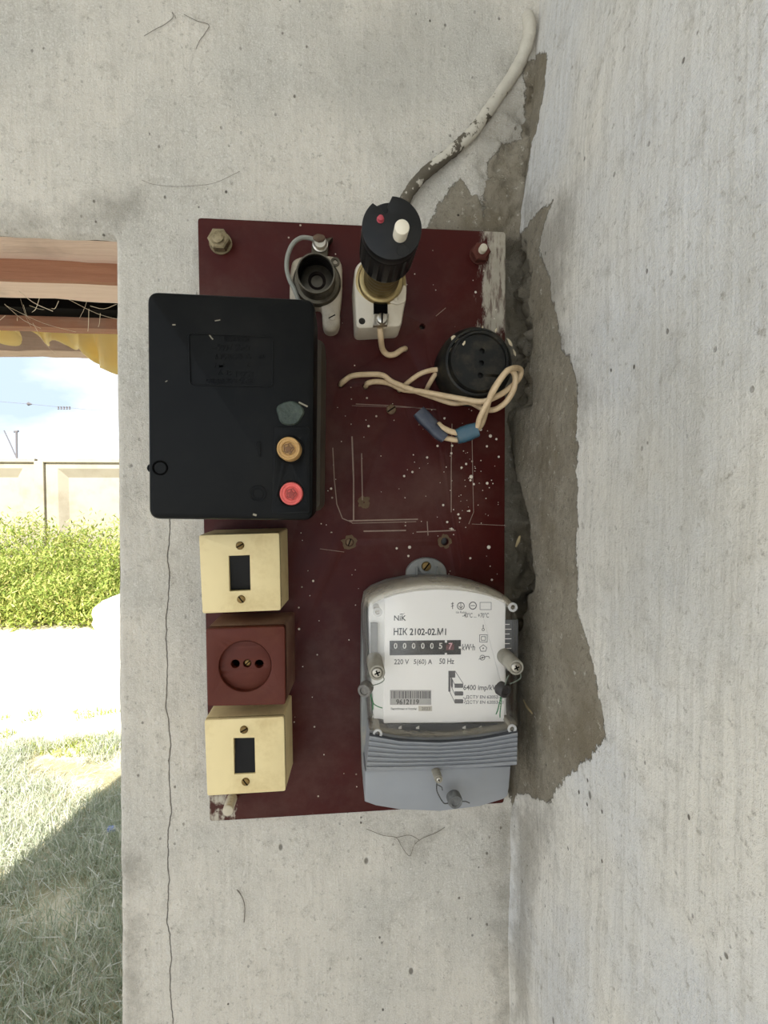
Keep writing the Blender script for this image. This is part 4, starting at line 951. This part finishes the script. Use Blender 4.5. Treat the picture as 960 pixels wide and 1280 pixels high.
def blob(px, py, sx_b, sy_b, w, rot=0.0):
    p = at(px, py, w); bm = BM(); R = []
    for f, h in ((1, 0), (0.95, 0.0004), (0.5, 0.0008)):
        R.append([bm.verts.new((p.x + m(f * (sx_b * math.cos(a) * math.cos(rot) - sy_b * math.sin(a) * math.sin(rot)) * (1 + 0.2 * math.sin(3 * a + px)), w), p.y + m(f * (sx_b * math.cos(a) * math.sin(rot) + sy_b * math.sin(a) * math.cos(rot)) * (1 + 0.2 * math.cos(2 * a + py)), w), w + h)) for a in [2 * math.pi * i / 18 for i in range(18)]])
    for A_, B_ in zip(R, R[1:]):
        for i in range(18): bm.faces.new((A_[i], A_[(i + 1) % 18], B_[(i + 1) % 18], B_[i]))
    bm.faces.new(R[-1]); bm.faces.new(R[0][::-1]); return bm
M_SPL = mat('splash_cream', (206, 190, 158), 0.6, var=0.08)
for x, y, a_, b_, w, ro_ in ((568, 424, 5, 4.2, B + .0295, 0.5), (563, 437, 2.6, 2.6, B + .029, 0), (603, 410.5, 0.9, 3.2, B + .028, 0), (620, 413, 1.2, 3, B + .028, -0.2), (580, 429, 1.4, 3, B + .0355, -0.6), (630, 449, 3.2, 8.5, B + .0315, 0.05), (637, 428, 1.8, 7, B + .0275, 0.55), (643, 441, 1.6, 5, B + .024, 0.3)):
    mk('paint_splash', blob(x, y, a_, b_, w, ro_), M_SPL, r)
for pts in (((548, 462, B + .016), (538, 463, B + .016), (524, 468, B + .012), (510, 478, B + .006), (503, 485, B + .003), (499, 488, B - .004)), ((545, 466, B + .012), (540, 474, B + .010), (535, 483, B + .005), (533, 487, B - .004))):
    bm = BM(); tube(bm, [at(*p) for p in pts], m(3.0, B), 10); o = mk('lead_wire', bm, M_CW, r); o['label'] = 'cream lead wire into the board'

# ------------------------------------------------------------------ loose cream wires with taped ends
WR = m(3.5, B + .02)
def wire_thing(name, pts, label, origin):
    bm = BM(); tube(bm, [at(*p) for p in pts], WR, 12, 10); q = at(*origin)
    return props(mk(name, bm, M_CW, None, q), label, 'wire', 'loose cream wires')
wire_thing('insulated_wire', [(426, 481, B - .004), (429, 477, B + .004), (440, 470, B + .007), (460, 468, B + .008), (478, 469, B + .008), (490, 477, B + .009), (512, 486, B + .010), (540, 496, B + .012), (566, 504, B + .014), (587, 503, B + .020), (604, 511, B + .030),
     (618, 512, B + .036), (632, 503, B + .040), (642, 487, B + .045), (644, 470, B + .046), (637, 462, B + .048), (628, 470, B + .048), (615, 490, B + .046), (608, 512, B + .040), (602, 530, B + .034), (594, 537, B + .030), (575, 549, B + .026), (560, 548, B + .024), (550, 545, B + .022)],
     'cream wire from the leftmost board hole passing under the round socket to tape', (440, 470, B))
wire_thing('insulated_wire', [(457, 483, B - .004), (460, 479, B + .004), (470, 477, B + .006), (486, 479, B + .004), (504, 487, B + .004), (524, 489, B + .014), (552, 494, B + .020), (580, 499, B + .028), (602, 502, B + .036), (620, 496, B + .041), (636, 486, B + .041), (648, 474, B + .041),
     (651, 463, B + .044), (644, 460, B + .050), (634, 464, B + .055), (622, 480, B + .055), (610, 502, B + .050), (600, 522, B + .044), (596, 534, B + .038), (580, 541, B + .032), (566, 540, B + .029), (554, 535, B + .026), (548, 530, B + .022)],
     'cream wire from the second board hole looping beside the round socket to tape', (470, 477, B))
def tape(pts, wpx, th, label, col, name='tape_wrap'):
    P = [at(*p) for p in pts]; bm = BM(); R = []; Ps = spline(P, 5)
    for i, p in enumerate(Ps):
        t_ = (Ps[min(i + 1, len(Ps) - 1)] - Ps[max(i - 1, 0)]); t_.z = 0; t_.normalize(); sd = Vector((-t_.y, t_.x, 0)); f = i / (len(Ps) - 1)
        hw = m(wpx, p.z) * (1 - 0.12 * (2 * f - 1) ** 2) * (1 + 0.05 * noise.noise(Vector((i * 0.6, wpx, 0)))); hz = th
        R.append([bm.verts.new(p + sd * hw * math.copysign(abs(math.cos(a)) ** 0.6, math.cos(a)) + Vector((0, 0, hz * math.copysign(abs(math.sin(a)) ** 0.7, math.sin(a))))) for a in [2 * math.pi * (j + 0.5) / 16 for j in range(16)]])
    for A_, B_ in zip(R, R[1:]):
        for j in range(16): bm.faces.new((A_[j], A_[(j + 1) % 16], B_[(j + 1) % 16], B_[j]))
    bm.faces.new(R[0][::-1]); bm.faces.new(R[-1])
    return props(mk(name, bm, mat(label.split(' ')[0] + '_tape', col, 0.38, var=0.2, scale=120, bump=0.0003, dirt=(110, 112, 108), dirt_amt=0.3, dirt_scale=90), None, P[0]), label, 'tape')
tape([(571, 546, B + .029), (582, 542, B + .032), (596, 537, B + .036)], 10.5, 0.0045, 'blue tape wrapped round the pair of cream wires', (40, 78, 94))
tape([(523, 514, B + .022), (532, 524, B + .023), (541, 533, B + .024)], 9.5, 0.0042, 'grey-blue tape sealing the ends of the cream wires', (52, 57, 70))
tape([(537, 531, B + .023), (546, 540, B + .024), (556, 548, B + .025)], 7.5, 0.0038, 'grey-blue narrower tape wrap next to the bare wire ends', (52, 57, 70))
tape([(541, 535.5, B + .024), (543.5, 532, B + .024)][::-1] + [(546, 528.5, B + .024)][:0], 2.2, 0.0050, 'grey-blue tape ridge between the two grey-blue wraps', (52, 57, 70)) if False else None

# ------------------------------------------------------------------ electricity meter
MB_, MF = B, B + 0.055
M_GREY = mat('meter_grey', (142, 144, 147), 0.5, var=0.05, scale=60, bump=0.0001, dirt=(150, 144, 132), dirt_amt=0.2, dirt_scale=14)
M_GREYD = mat('meter_base_grey', (128, 128, 124), 0.6, var=0.06, scale=60, dirt=(168, 156, 134), dirt_amt=0.8, dirt_scale=20)
q = at(550, 870, B + .02)
mt = thing('electricity_meter', (q.x, q.y, B), 'grey electricity meter with clear window and white dial plate', 'meter')
def mo(pts, w): return [tuple(at(x, y, w)[:2]) for x, y in pts]
# outline of window at the front plane, counter-clockwise from lower left
cov = [(463, 917), (500, 924.5), (550, 926.5), (600, 922.5), (646, 913), (650, 895), (650, 850), (650, 800), (649, 772), (644, 756), (634, 747), (610, 737), (580, 730.5), (550, 728), (520, 730), (490, 736), (468, 745), (458, 754), (454.5, 772), (456, 810), (458, 860)]
co_ = mo(cov, MF); co_ = [tuple(p[:2]) for p in spline([(*p, 0) for p in co_ + [co_[0]]], 3)][:-1]
W1 = B + 0.024
bo = inset(co_, -0.0006)
# housing tray behind the window (grey), lower part carries the terminals
lowp = [(455, 1000), (458, 1003), (470, 1008), (500, 1012.5), (550, 1014), (600, 1008), (630, 999), (636, 994), (646, 915), (650, 850), (649, 772), (644, 756), (634, 747), (610, 737), (580, 730.5), (550, 728), (520, 730), (490, 736), (468, 745), (458, 754), (454.5, 772), (453, 860), (453, 940)]
tray = mo(lowp, W1)
# shift so that the outline sits behind the cover in space rather than in the picture
tray = [tuple(p) for p in mo(lowp, MF)]
tray = inset(tray, 0.0006)
mk('housing', plate(BM(), tray, [inset(co_, 0.004)], B + 0.004, W1, 0.0008), M_GREYD, mt)
mk('back_plate', loft(BM(), [(inset(tray, 0.002), B), (inset(tray, 0.002), B + 0.0045)]), M_GREYD, mt)
# mounting tab
tp = at(533, 717, B + .004); bm = BM(); tab = [(tp.x + m(26, B) * math.cos(a), tp.y + m(20, B) * math.sin(a)) for a in [math.pi * i / 20 for i in range(21)]]; tab = [(tp.x - m(26, B), tp.y - 0.02), (tp.x + m(26, B), tp.y - 0.02)] + tab
slab(bm, tab, B, B + 0.005, 0.001); tb = mk('mounting_tab', bm, M_GREYD, mt)
for sx_b in (-13, 13):
    box(bm := BM(), tp.x + m(sx_b, B) - 0.0006, tp.x + m(sx_b, B) + 0.0006, tp.y - 0.012, tp.y + m(9, B), B + 0.005, B + 0.009, 0.0003); mk('rib', bm, M_GREYD, tb)
sc_ = at(533, 708, B + .008); bm = BM(); lathe(bm, (sc_.x, sc_.y, B + 0.0045), [(m(10, B), 0), (m(10, B), 0.002), (m(6, B), 0.0022)], 28); mk('washer', bm, M_GREYD, tb)
b1, b2 = BM(), BM(); screw_head(b1, b2, (sc_.x, sc_.y, B + 0.0065), m(6, B), 0.003, ang=0.9); mk('screw', b1, M_BRASS, tb); mk('slot', b2, M_DARK, tb)
# dial plate and inner frame
DW = B + 0.040
M_DIAL = mat('dial_white', (246, 241, 234), 0.5, var=0.02, scale=20, bump=0)
M_INNER = mat('inner_white', (226, 223, 216), 0.5, var=0.04)
io = inset(co_, 0.0055)
mk('inner_tray', loft(BM(), [(io, B + 0.005), (io, DW - 0.004)]), M_INNER, mt)
dp = mo([(480, 904), (630, 902), (632, 751), (610, 744), (580, 738.5), (550, 736.5), (520, 738.5), (496, 743), (481, 748)], DW)
dial = mk('dial_plate', slab(BM(), dp, DW - 0.004, DW, 0.0003), M_DIAL, mt)
bm = BM(); prect(bm, 629, 646, 774, 822, DW - 0.0035, 0.0025); o = mk('side_slot', bm, mat('slot_grey', (92, 92, 94), 0.6), mt)
bm = BM()
for yy_ in range(780, 820, 6): prect(bm, 631, 637 + (yy_ % 4), yy_, yy_ + 0.8, DW - 0.0009, 0.0003)
mk('slot_ticks', bm, M_DIAL, o, smooth=0)
bm = BM(); prect(bm, 463, 472, 778, 815, DW - 0.0035, 0.0025); mk('side_slot', bm, mat('slot_light', (128, 126, 122), 0.6), mt)
bm = BM(); prect(bm, 484, 631, 904, 914, DW - 0.003, 0.0018); o = mk('terminal_gap', bm, mat('gap_dark', (52, 54, 60), 0.5), mt)
bm = BM()
for x in (498, 520, 578, 598): ppoly(bm, [(x, 911), (x + 4, 911), (x + 4, 907), (x, 909)], DW - 0.0011, 0.0003)
mk('gap_marks', bm, M_INNER, o, smooth=0)['kind'] = 'stuff'
# lettering
PW_ = DW + 0.00005
M_INK = mat('ink_black', (38, 36, 38), 0.6, var=0.03, bump=0); M_INKG = mat('ink_grey', (96, 92, 92), 0.6, var=0.03, bump=0); M_LBL = mat('label_grey', (172, 168, 162), 0.6, var=0.03, bump=0)
def printed(name, items, material, bold=0.0):
    bm = BM()
    for it in items: text(bm, it[0], *it[1:5], PW_, 0.00008, bold=it[5] if len(it) > 5 else bold)
    return mk(name, bm, material, dial, smooth=0)
printed('maker_mark', [('NiK', 492.5, 507.5, 769.3, 775.8, 0.014)], M_INK)
bm = BM(); ppoly(bm, [(499, 768.3), (501, 767.2), (504, 767.3), (506.5, 765.8), (504, 768.0), (501, 768.2)], PW_); mk('maker_stroke', bm, M_INK, dial, smooth=0)
printed('model_text', [('НІК 2102-02.М1', 492, 557.5, 785, 794, 0.018)], M_INK)
printed('rating_text', [('220 V', 492.5, 511, 824, 830.5), ('5(60) A', 517, 540, 824, 832), ('50 Hz', 549, 567.5, 823, 830), ('kW·h', 577.5, 593.5, 805, 813), ('6400 imp/kW·h', 579, 629, 856, 864.5)], M_INKG, 0.012)
for nm_, it in (('standard_text', ('ДСТУ EN 62052-11', 582, 629, 869, 874, 0.006)), ('standard_text', ('ДСТУ EN 62053-21', 582, 629, 875.5, 880.5, 0.006)), ('temperature_text', ('-40°C ... +70°C', 578, 611, 766, 772, 0.006)), ('origin_text', ('Вироблено в Україні', 488.5, 521, 884.5, 888, 0.006)), ('symbol_caption', ('Ua Rubin', 570, 583, 764, 766.6))):
    printed(nm_, [it], M_INKG)
bm = BM(); prect(bm, 487.5, 539, 862.5, 881, PW_); lb = mk('serial_label', bm, M_LBL, dial, smooth=0)
bm = BM(); x = 489.0
random.seed(3)
while x < 536.5:
    wd = random.choice((0.7, 0.7, 1.2, 1.8)); prect(bm, x, x + wd, 864, 873, PW_ + 0.0001, 0.0001); x += wd + random.choice((0.7, 0.8, 1.3))
mk('barcode', bm, M_INKG, lb, smooth=0)
bm = BM(); text(bm, '9612119', 495, 523.5, 874.2, 880.6, PW_ + 0.0001, 0.0001, bold=0.008); mk('serial_digits', bm, M_INK, lb, smooth=0)
bm = BM(); prect(bm, 523, 540, 882.5, 888.8, PW_); yl = mk('year_label', bm, mat('label_beige', (196, 188, 172), 0.6, var=0.02, bump=0), dial, smooth=0)
bm = BM(); text(bm, '2023', 527, 537.5, 884, 887.8, PW_ + 0.0001, 0.0001, bold=0.006); mk('year_digits', bm, M_INKG, yl, smooth=0)
# small symbols
bm = BM()
pring(bm, 576, 757.5, 5.0, PW_, 1.0); pline(bm, [(576, 753.5), (576, 760.5)], PW_, 0.8); pline(bm, [(573.5, 757.5), (576, 760.5), (578.5, 757.5)], PW_, 0.8)
pring(bm, 591, 757, 5.2, PW_, 1.2); pline(bm, [(588.5, 757), (593.5, 757)], PW_, 0.9)
pline(bm, [(600, 753), (614, 753), (614, 762), (600, 762)], PW_, 0.6, closed=True); pline(bm, [(565.7, 753), (565.7, 761)], PW_, 0.9); pline(bm, [(564, 755), (567, 754)], PW_, 0.8); pline(bm, [(564, 758), (567, 757)], PW_, 0.8)
pline(bm, [(604, 781), (604, 786)], PW_, 1.0); pring(bm, 604, 787, 1.9, PW_, 0.7)
pline(bm, [(599.5, 793.5), (609, 793.5), (609, 802.5), (599.5, 802.5)], PW_, 0.7, closed=True); pline(bm, [(601.7, 795.7), (606.8, 795.7), (606.8, 800.3), (601.7, 800.3)], PW_, 0.7, closed=True)
pline(bm, [(604, 806), (608.5, 809.5), (607, 814), (601, 814), (599.5, 809.5)], PW_, 0.8, closed=True); pring(bm, 604, 810.3, 1.1, PW_, 0.8, n=10)
pring(bm, 603, 822, 3.6, PW_, 0.8); pring(bm, 603, 822, 1.2, PW_, 0.8, n=10); pline(bm, [(598.5, 824), (608, 820.5), (611, 820.5), (612, 823)], PW_, 0.8)
mk('symbols', bm, M_INKG, dial, smooth=0)
# pulse indicator drawing
bm = BM(); prect(bm, 560.5, 569, 838.5, 847, PW_); ppoly(bm, [(560.5, 864.5), (563, 864.5), (563, 846), (560.5, 846)], PW_); ppoly(bm, [(563.5, 857), (566, 860), (566, 850), (563.5, 846)], PW_)
for y0 in (854.5, 864.2, 874): ppoly(bm, [(568.3, y0 + 5.2), (578.5, y0 + 5.2), (579, y0 + 4.2), (579, y0 + 0.8), (578.3, y0), (568.3, y0)], PW_)
pline(bm, [(569, 839), (579, 854.5)], PW_, 0.7); pline(bm, [(561, 840), (568.5, 856)], PW_, 0.7); pline(bm, [(561, 862), (568.5, 878)], PW_, 0.7); pline(bm, [(564, 858), (568.5, 868)], PW_, 0.7)
pline(bm, [(579, 872), (581, 873), (581.5, 877), (580, 879)], PW_, 0.7)
mk('indicator_drawing', bm, M_INKG, dial, smooth=0)
# counter: window with number wheels
bm = BM(); fo = [tuple(at(x, y, DW)[:2]) for x, y in ((487, 819), (576, 818), (576, 800), (487, 801))]
slab(bm, fo, DW - 0.001, DW + 0.0004, 0.0001); cw_ = mk('counter_window', bm, mat('counter_black', (26, 24, 25), 0.35, bump=0), mt)
for i, x in enumerate((491.0, 502.2, 513.5, 525, 536.3, 547.3)):
    a_ = at(x, 809, DW); bm = BM(); lathe(bm, (a_.x - m(1.2, DW), a_.y, DW - 0.0035), [(0.0046, 0), (0.0046, m(8.6, DW))], 28, axis=(1, 0, 0)); wl = mk('number_wheel', bm, mat('wheel_black', (40, 37, 36), 0.5, bump=0), cw_)
    bm = BM(); text(bm, '5' if i == 5 else '0', x + 1.2, x + 5.6, 803.6, 811, DW + 0.0011, 0.00015, bold=0.02); mk('digit', bm, mat('digit_white', (222, 218, 210), 0.5, bump=0), wl, smooth=0)
bm = BM(); a_ = at(559.5, 809, DW); lathe(bm, (a_.x - m(2, DW), a_.y, DW - 0.0035), [(0.0046, 0), (0.0046, m(10, DW))], 28, axis=(1, 0, 0)); wl = mk('number_wheel', bm, mat('wheel_red', (104, 58, 62), 0.5, bump=0), cw_)
bm = BM(); text(bm, '7', 560.5, 565.5, 803.6, 811.6, DW + 0.0011, 0.00015, bold=0.02); mk('digit', bm, mat('digit_pink', (226, 176, 182), 0.5, bump=0), wl, smooth=0)
bm = BM(); prect(bm, 556, 558.6, 800.3, 803, DW + 0.0004, 0.0006); prect(bm, 556, 558.6, 816, 818.4, DW + 0.0004, 0.0006); prect(bm, 573.5, 576, 808, 810.5, DW + 0.0004, 0.0004); mk('pointer_marks', bm, M_DIAL, cw_, smooth=0)
# clear window cover: thin acrylic with Fresnel gloss and a little dust
t = NT('clear_acrylic'); n1 = t.noise(20, 6, rough=0.7)
tr = t.n('ShaderNodeBsdfTransparent'); t.put(tr.inputs['Color'], (0.99, 0.99, 0.99, 1)); gl = t.n('ShaderNodeBsdfGlossy'); gl.inputs['Roughness'].default_value = 0.06
fr_ = t.n('ShaderNodeLayerWeight'); fz = t.math('MULTIPLY_ADD', t.math('POWER', fr_.outputs['Facing'], 4.0), 0.85, 0.035)
m1 = t.n('ShaderNodeMixShader'); t.l(fz, m1.inputs[0]); t.l(tr.outputs[0], m1.inputs[1]); t.l(gl.outputs[0], m1.inputs[2])
df = t.n('ShaderNodeBsdfDiffuse'); t.put(df.inputs['Color'], lin((196, 186, 166))); m2 = t.n('ShaderNodeMixShader')
geo = t.n('ShaderNodeNewGeometry'); sn = t.n('ShaderNodeSeparateXYZ'); t.l(geo.outputs['True Normal'], sn.inputs[0])
upf = t.step(sn.outputs['Z'], 0.15, 0.6)           # dust settles on upward faces
t.put(m2.inputs[0], t.math('ADD', t.math('MULTIPLY', n1, 0.025), t.math('MULTIPLY', upf, t.math('MULTIPLY_ADD', n1, 0.5, 0.15))))
t.l(m1.outputs[0], m2.inputs[1]); t.l(df.outputs[0], m2.inputs[2]); t.l(m2.outputs[0], t.out.inputs[0]); M_CLR = t.m
bm = BM(); loft(bm, [(inset(co_, -0.0008), W1), (inset(co_, -0.0004), MF - 0.010), (inset(co_, 0.0006), MF - 0.005), (inset(co_, 0.0024), MF - 0.0018), (inset(co_, 0.0048), MF - 0.0004), (inset(co_, 0.0075), MF)], False, True)
cv = mk('window_cover', bm, M_CLR, mt, smooth=50); md = cv.modifiers.new('s', 'SOLIDIFY'); md.thickness = 0.0014; md.offset = -1
t = NT('frosted_boss'); t.set(lin((226, 224, 220)), 0.4); tr = t.n('ShaderNodeBsdfTransparent'); mx = t.n('ShaderNodeMixShader'); mx.inputs[0].default_value = 0.45
t.l(tr.outputs[0], mx.inputs[1]); t.l(t.b.outputs[0], mx.inputs[2]); t.l(mx.outputs[0], t.out.inputs[0]); M_FROST = t.m
for x, y in ((472, 765), (641, 759), (472, 917), (640, 911)):
    p = at(x, y, MF); rr = m(6.0, MF); bm = BM(); lathe(bm, (p.x, p.y, MF - 0.0004), [(rr * 1.0, 0), (rr, 0.0010), (rr * 0.55, 0.0010), (rr * 0.5, 0.0002), (rr * 1.0, 0)], 24, cap=False); mk('corner_boss', bm, M_FROST, cv)
    bm = BM(); lathe(bm, (p.x, p.y, B + 0.02), [(rr * 0.75, 0), (rr * 0.75, MF - B - 0.021)], 20, cap=False); mk('corner_post', bm, M_CLR, cv)
# terminal cover with ribbed band
TF = MF + 0.001
tc_ = mo([(456, 1003), (470, 1008), (500, 1013), (550, 1015), (600, 1009), (629, 1000), (635, 996), (637, 985), (639, 958), (456, 964)], TF - 0.003)
bm = BM(); loft(bm, [(tc_, W1 - 0.002), (tc_, TF - 0.005), (inset(tc_, 0.0006), TF - 0.0036), (inset(tc_, 0.002), TF - 0.003)]); tcv = mk('terminal_cover', bm, M_GREY, mt)
bm = BM(); top_e = [(462, 918.5), (500, 925.5), (550, 927.5), (600, 923.5), (647, 914.5)]
bot_e = [(458, 964), (500, 963), (550, 961), (600, 959), (646, 956)]
nr = 7; rows = []
for i in range(nr * 4 + 1):
    f = i / (nr * 4); ph = i % 4; wv = TF - (0.0 if ph in (1, 2) else 0.0016)
    rows.append([at(a_[0] * (1 - f) + b_[0] * f, a_[1] * (1 - f) + b_[1] * f, wv) for a_, b_ in zip(top_e, bot_e)])
VV = [[bm.verts.new(p) for p in r_] for r_ in rows]
for A_, B_ in zip(VV, VV[1:]):
    for j in range(4): bm.faces.new((A_[j], B_[j], B_[j + 1], A_[j + 1]))
# close the sides back to the housing
bk_ = [[bm.verts.new((v.co.x, v.co.y, W1 - 0.001)) for v in row] for row in (VV[0], VV[-1])]
for row, b_ in ((VV[0], bk_[0]), (VV[-1], bk_[1])):
    for j in range(4): bm.faces.new((row[j], row[j + 1], b_[j + 1], b_[j]))
for j in (0, 4):
    bm.faces.new([r_[j] for r_ in VV] + [bk_[1][j], bk_[0][j]])
mk('ribbed_band', bm, M_GREY, tcv, smooth=25)
bm = BM(); P = mo(top_e, TF); 
tube(bm, [(*p, TF - 0.0012) for p in P], 0.0011, 8, 6); mk('shadow_gap_line', bm, mat('shadow_gap_dark', (40, 42, 46), 0.6), mt)  # dark tube drawn as the shadow line between cover and ribs
# sealing screws
M_POST = mat('post_grey_beige', (150, 144, 130), 0.5, var=0.1, scale=150, dirt=(96, 88, 74), dirt_amt=0.4, dirt_scale=100)
SH = MF + 0.014
def seal_screw(px, py, rpx, w0, w1, parent, flat=True):
    c = at(px, py, w1); rr = m(rpx, w1)
    o = mk('screw_post', lathe(BM(), (c.x, c.y, w0), [(rr * 1.05, 0), (rr, w1 - w0 - 0.0006), (rr * 0.94, w1 - w0), (rr * 0.72, w1 - w0), (rr * 0.68, w1 - w0 - 0.0012), (rr * 0.1, w1 - w0 - 0.0013)], 32), M_POST, parent)
    b1, b2 = BM(), BM(); screw_head(b1, b2, (c.x, c.y, w1 - 0.0012), rr * 0.66, 0.0022, cross=True, ang=0.4); mk('screw', b1, M_SILV, o); mk('slot', b2, M_DARK, o)
    return c
s1 = seal_screw(471.5, 841, 10.2, DW - 0.002, SH, mt); s2 = seal_screw(645.5, 834.5, 10.2, DW - 0.002, SH, mt)
s3 = seal_screw(548.5, 974.5, 5.4, TF - 0.004, TF + 0.010, tcv)
def seal_disc(px, py, rpx, w, th, col, name, label, ax):
    c = at(px, py, w); rr = m(rpx, w)
    o = mk('wire_seal', lathe(BM(), c, [(rr * 0.85, -th), (rr, -th * 0.8), (rr, th * 0.6), (rr * 0.9, th), (rr * 0.62, th), (rr * 0.55, th * 0.7), (rr * 0.1, th * 0.7)], 30, axis=ax), mat(name, col, 0.5, var=0.2, scale=300, bump=0.0003, dirt=tuple(v * 1.5 for v in col), dirt_amt=0.5, dirt_scale=200), mt); o['label'] = label; return c
seal_disc(457, 861, 9.0, MF + .010, 0.004, (104, 100, 94), 'seal_grey', 'round grey wire seal', (-0.35, -0.1, 0.9))
seal_disc(628.5, 862, 9.2, MF + .005, 0.004, (50, 46, 44), 'seal_black', 'round black wire seal', (0.4, -0.1, 0.9))
seal_disc(568, 999, 9.6, TF + .009, 0.004, (92, 92, 90), 'seal_dark', 'round dark grey wire seal', (0.05, -0.1, 0.99))
M_SW = mat('seal_wire_steel', (128, 136, 122), 0.45, 0.5, var=0.4, scale=600); M_SG = mat('seal_wire_green', (56, 120, 72), 0.5, var=0.35, scale=600)
def twist(name, pts, rpx, material):
    P = spline([at(*p) for p in pts], 14); bm = BM()
    for ph in (0, math.pi):
        Q = []
        for i, p in enumerate(P):
            t_ = (P[min(i + 1, len(P) - 1)] - P[max(i - 1, 0)]).normalized(); x_ = t_.orthogonal().normalized(); y_ = t_.cross(x_); a_ = i * 0.8 + ph
            Q.append(p + (x_ * math.cos(a_) + y_ * math.sin(a_)) * m(rpx * 0.55, p.z))
        tube(bm, Q, m(rpx * 0.55, MF), 5, smooth=False)
    return mk(name, bm, material, mt)
w = MF + .012
twist('seal_wire', [(479, 846, w), (480, 850, w), (475, 854, w), (466, 857, w), (460, 860, w)], 0.7, M_SW)
twist('seal_wire', [(463, 864, w - .004), (464, 872, w - .006), (466, 878, w - .008), (466, 887, w - .009)], 0.8, M_SG); twist('seal_wire', [(463, 866, w - .003), (466, 878, w - .006), (472, 883, w - .008), (478, 885, w - .008)], 0.7, M_SG)
twist('seal_wire', [(636, 844, w), (633, 850, w), (631, 857, w - .004)], 0.8, M_SW); twist('seal_wire', [(650, 840, w), (651, 847, w), (644, 852, w), (637, 855, w)], 0.7, M_SW)
twist('seal_wire', [(626, 870, w - .006), (624, 880, w - .008), (622, 888, w - .008), (620, 893, w - .008)], 0.8, M_SG); twist('seal_wire', [(627, 870, w - .006), (626, 882, w - .008), (625, 892, w - .009), (625, 897, w - .009)], 0.8, M_SG)
w = TF + .007
twist('seal_wire', [(546, 979, w), (546, 988, w - .004), (550, 997, w - .004), (555, 1004, w - .002), (560, 1004, w)], 0.8, mat('seal_wire_dark', (70, 68, 64), 0.5, 0.5)); twist('seal_wire', [(576, 1002, w), (582, 1002, w - .002), (587, 1004, w - .003)], 0.7, MATS['seal_wire_dark'])
twist('seal_wire', [(547, 981, w), (552, 984, w - .003), (553, 988, w - .004)], 0.6, MATS['seal_wire_dark'])

# ------------------------------------------------------------------ cable to the board
t = NT('cable_half_whitewashed'); sx = t.sep(); n1 = t.noise(60, 5, rough=0.7)
lim = at(575, 200, 0).y - at(575, 140, 0).y
c = t.mix(n1, lin((74, 68, 58)), lin((112, 104, 90)))
ww = t.step(t.math('ADD', t.math('ADD', sx[1], t.math('MULTIPLY', sx[2], 2.5)), t.math('MULTIPLY', t.math('SUBTRACT', n1, 0.5), 0.34)), 0.0, 0.015)
c = t.mix(ww, c, t.mix(n1, lin((176, 168, 152)), lin((208, 202, 188))))
t.set(c, 0.8, 0, t.bump(n1, 0.0015, 0.8), 0.2)
bm = BM(); tube(bm, [at(x, y, w) for x, y, w in ((497, 275, .002), (503, 258, .006), (512, 240, .008), (528, 220, .008), (548, 203, .007), (566, 188, .006), (588, 168, .006), (605, 146, .003), (622, 122, .002), (640, 96, .001), (652, 74, .001), (660, 50, .001), (662, 32, .001), (659, 22, -.004))], lambda f: m(6.6 + 1.6 * f, 0) * (1 + 0.16 * noise.noise(Vector((f * 30, 0, 0))) + 0.10 * noise.noise(Vector((f * 90, 2, 0)))), 14, 10)
props(mk('power_cable', bm, t.m, None, at(575, 170, 0)), 'thick grey cable half covered in whitewash rising into the wall corner', 'cable')
# stray bits stuck in the raw cement
for i, (pts, wd) in enumerate((([(645, 683), (648, 676), (650, 670)], 3.0), ([(655, 875), (660, 884), (666, 892)], 2.6))):
    P = [at_x(x, y, XR - 0.002) for x, y in pts]; bm = BM(); tube(bm, [Vector((p.x, p.z, -p.y)) for p in P], lambda f: 0.0016 * (1.05 - abs(f - 0.5)), 8, 5)
    props(mk('wood_splinter', bm, mat('splinter', (184, 164, 122), 0.8), None, Vector((P[0].x, P[0].z, -P[0].y))), ('pale wood splinter in the cavity beside the board', 'pale wood splinter stuck in bare cement beside the meter')[i], 'splinter')

# cobweb strands and hairline cracks on the plaster above and below the board
def strands(lines, label, w, r, material):
    bm = BM()
    for l in lines: tube(bm, [at(x, y, w) for x, y in l], r, 5, 5)
    return props(mk('cobweb', bm, material, None, at(*lines[0][0], 0)), label, 'cobweb', kind='stuff')
M_WEBCRACK = mat('web_crack_grey', (116, 108, 96), 0.95, var=0.3, scale=300)
strands([[(180, 45), (195, 36), (205, 31), (216, 22), (215, 15), (220, 23)], [(230, 18), (246, 26), (261, 31), (256, 42), (250, 50), (245, 61)]], 'grey cobweb strands on the plaster above the doorway', 0.0015, 0.00022, M_WEBCRACK)
strands([[(177, 225), (190, 230), (215, 233), (245, 232), (270, 228), (300, 214)]], 'thin wavy hairline crack on plaster near the top board corner', 0.0012, 0.00016, M_WEBCRACK)  # hairline crack laid on the plaster as a thin tube
strands([[(458, 1036), (478, 1044), (495, 1047), (502, 1058), (512, 1070), (518, 1056), (528, 1048), (545, 1041), (556, 1034)], [(495, 1047), (512, 1044), (524, 1050)]], 'grey hairline cracks in the plaster beneath the meter', 0.0018, 0.00024, M_WEBCRACK)  # branching plaster cracks, also modelled as thin tubes
strands([[(296, 1112), (303, 1122), (306, 1135), (305, 1153)], [(298, 1113), (301, 1118)]], 'small dark cobweb wisp on the plaster beneath the board', 0.0015, 0.0004, M_WEBCRACK)
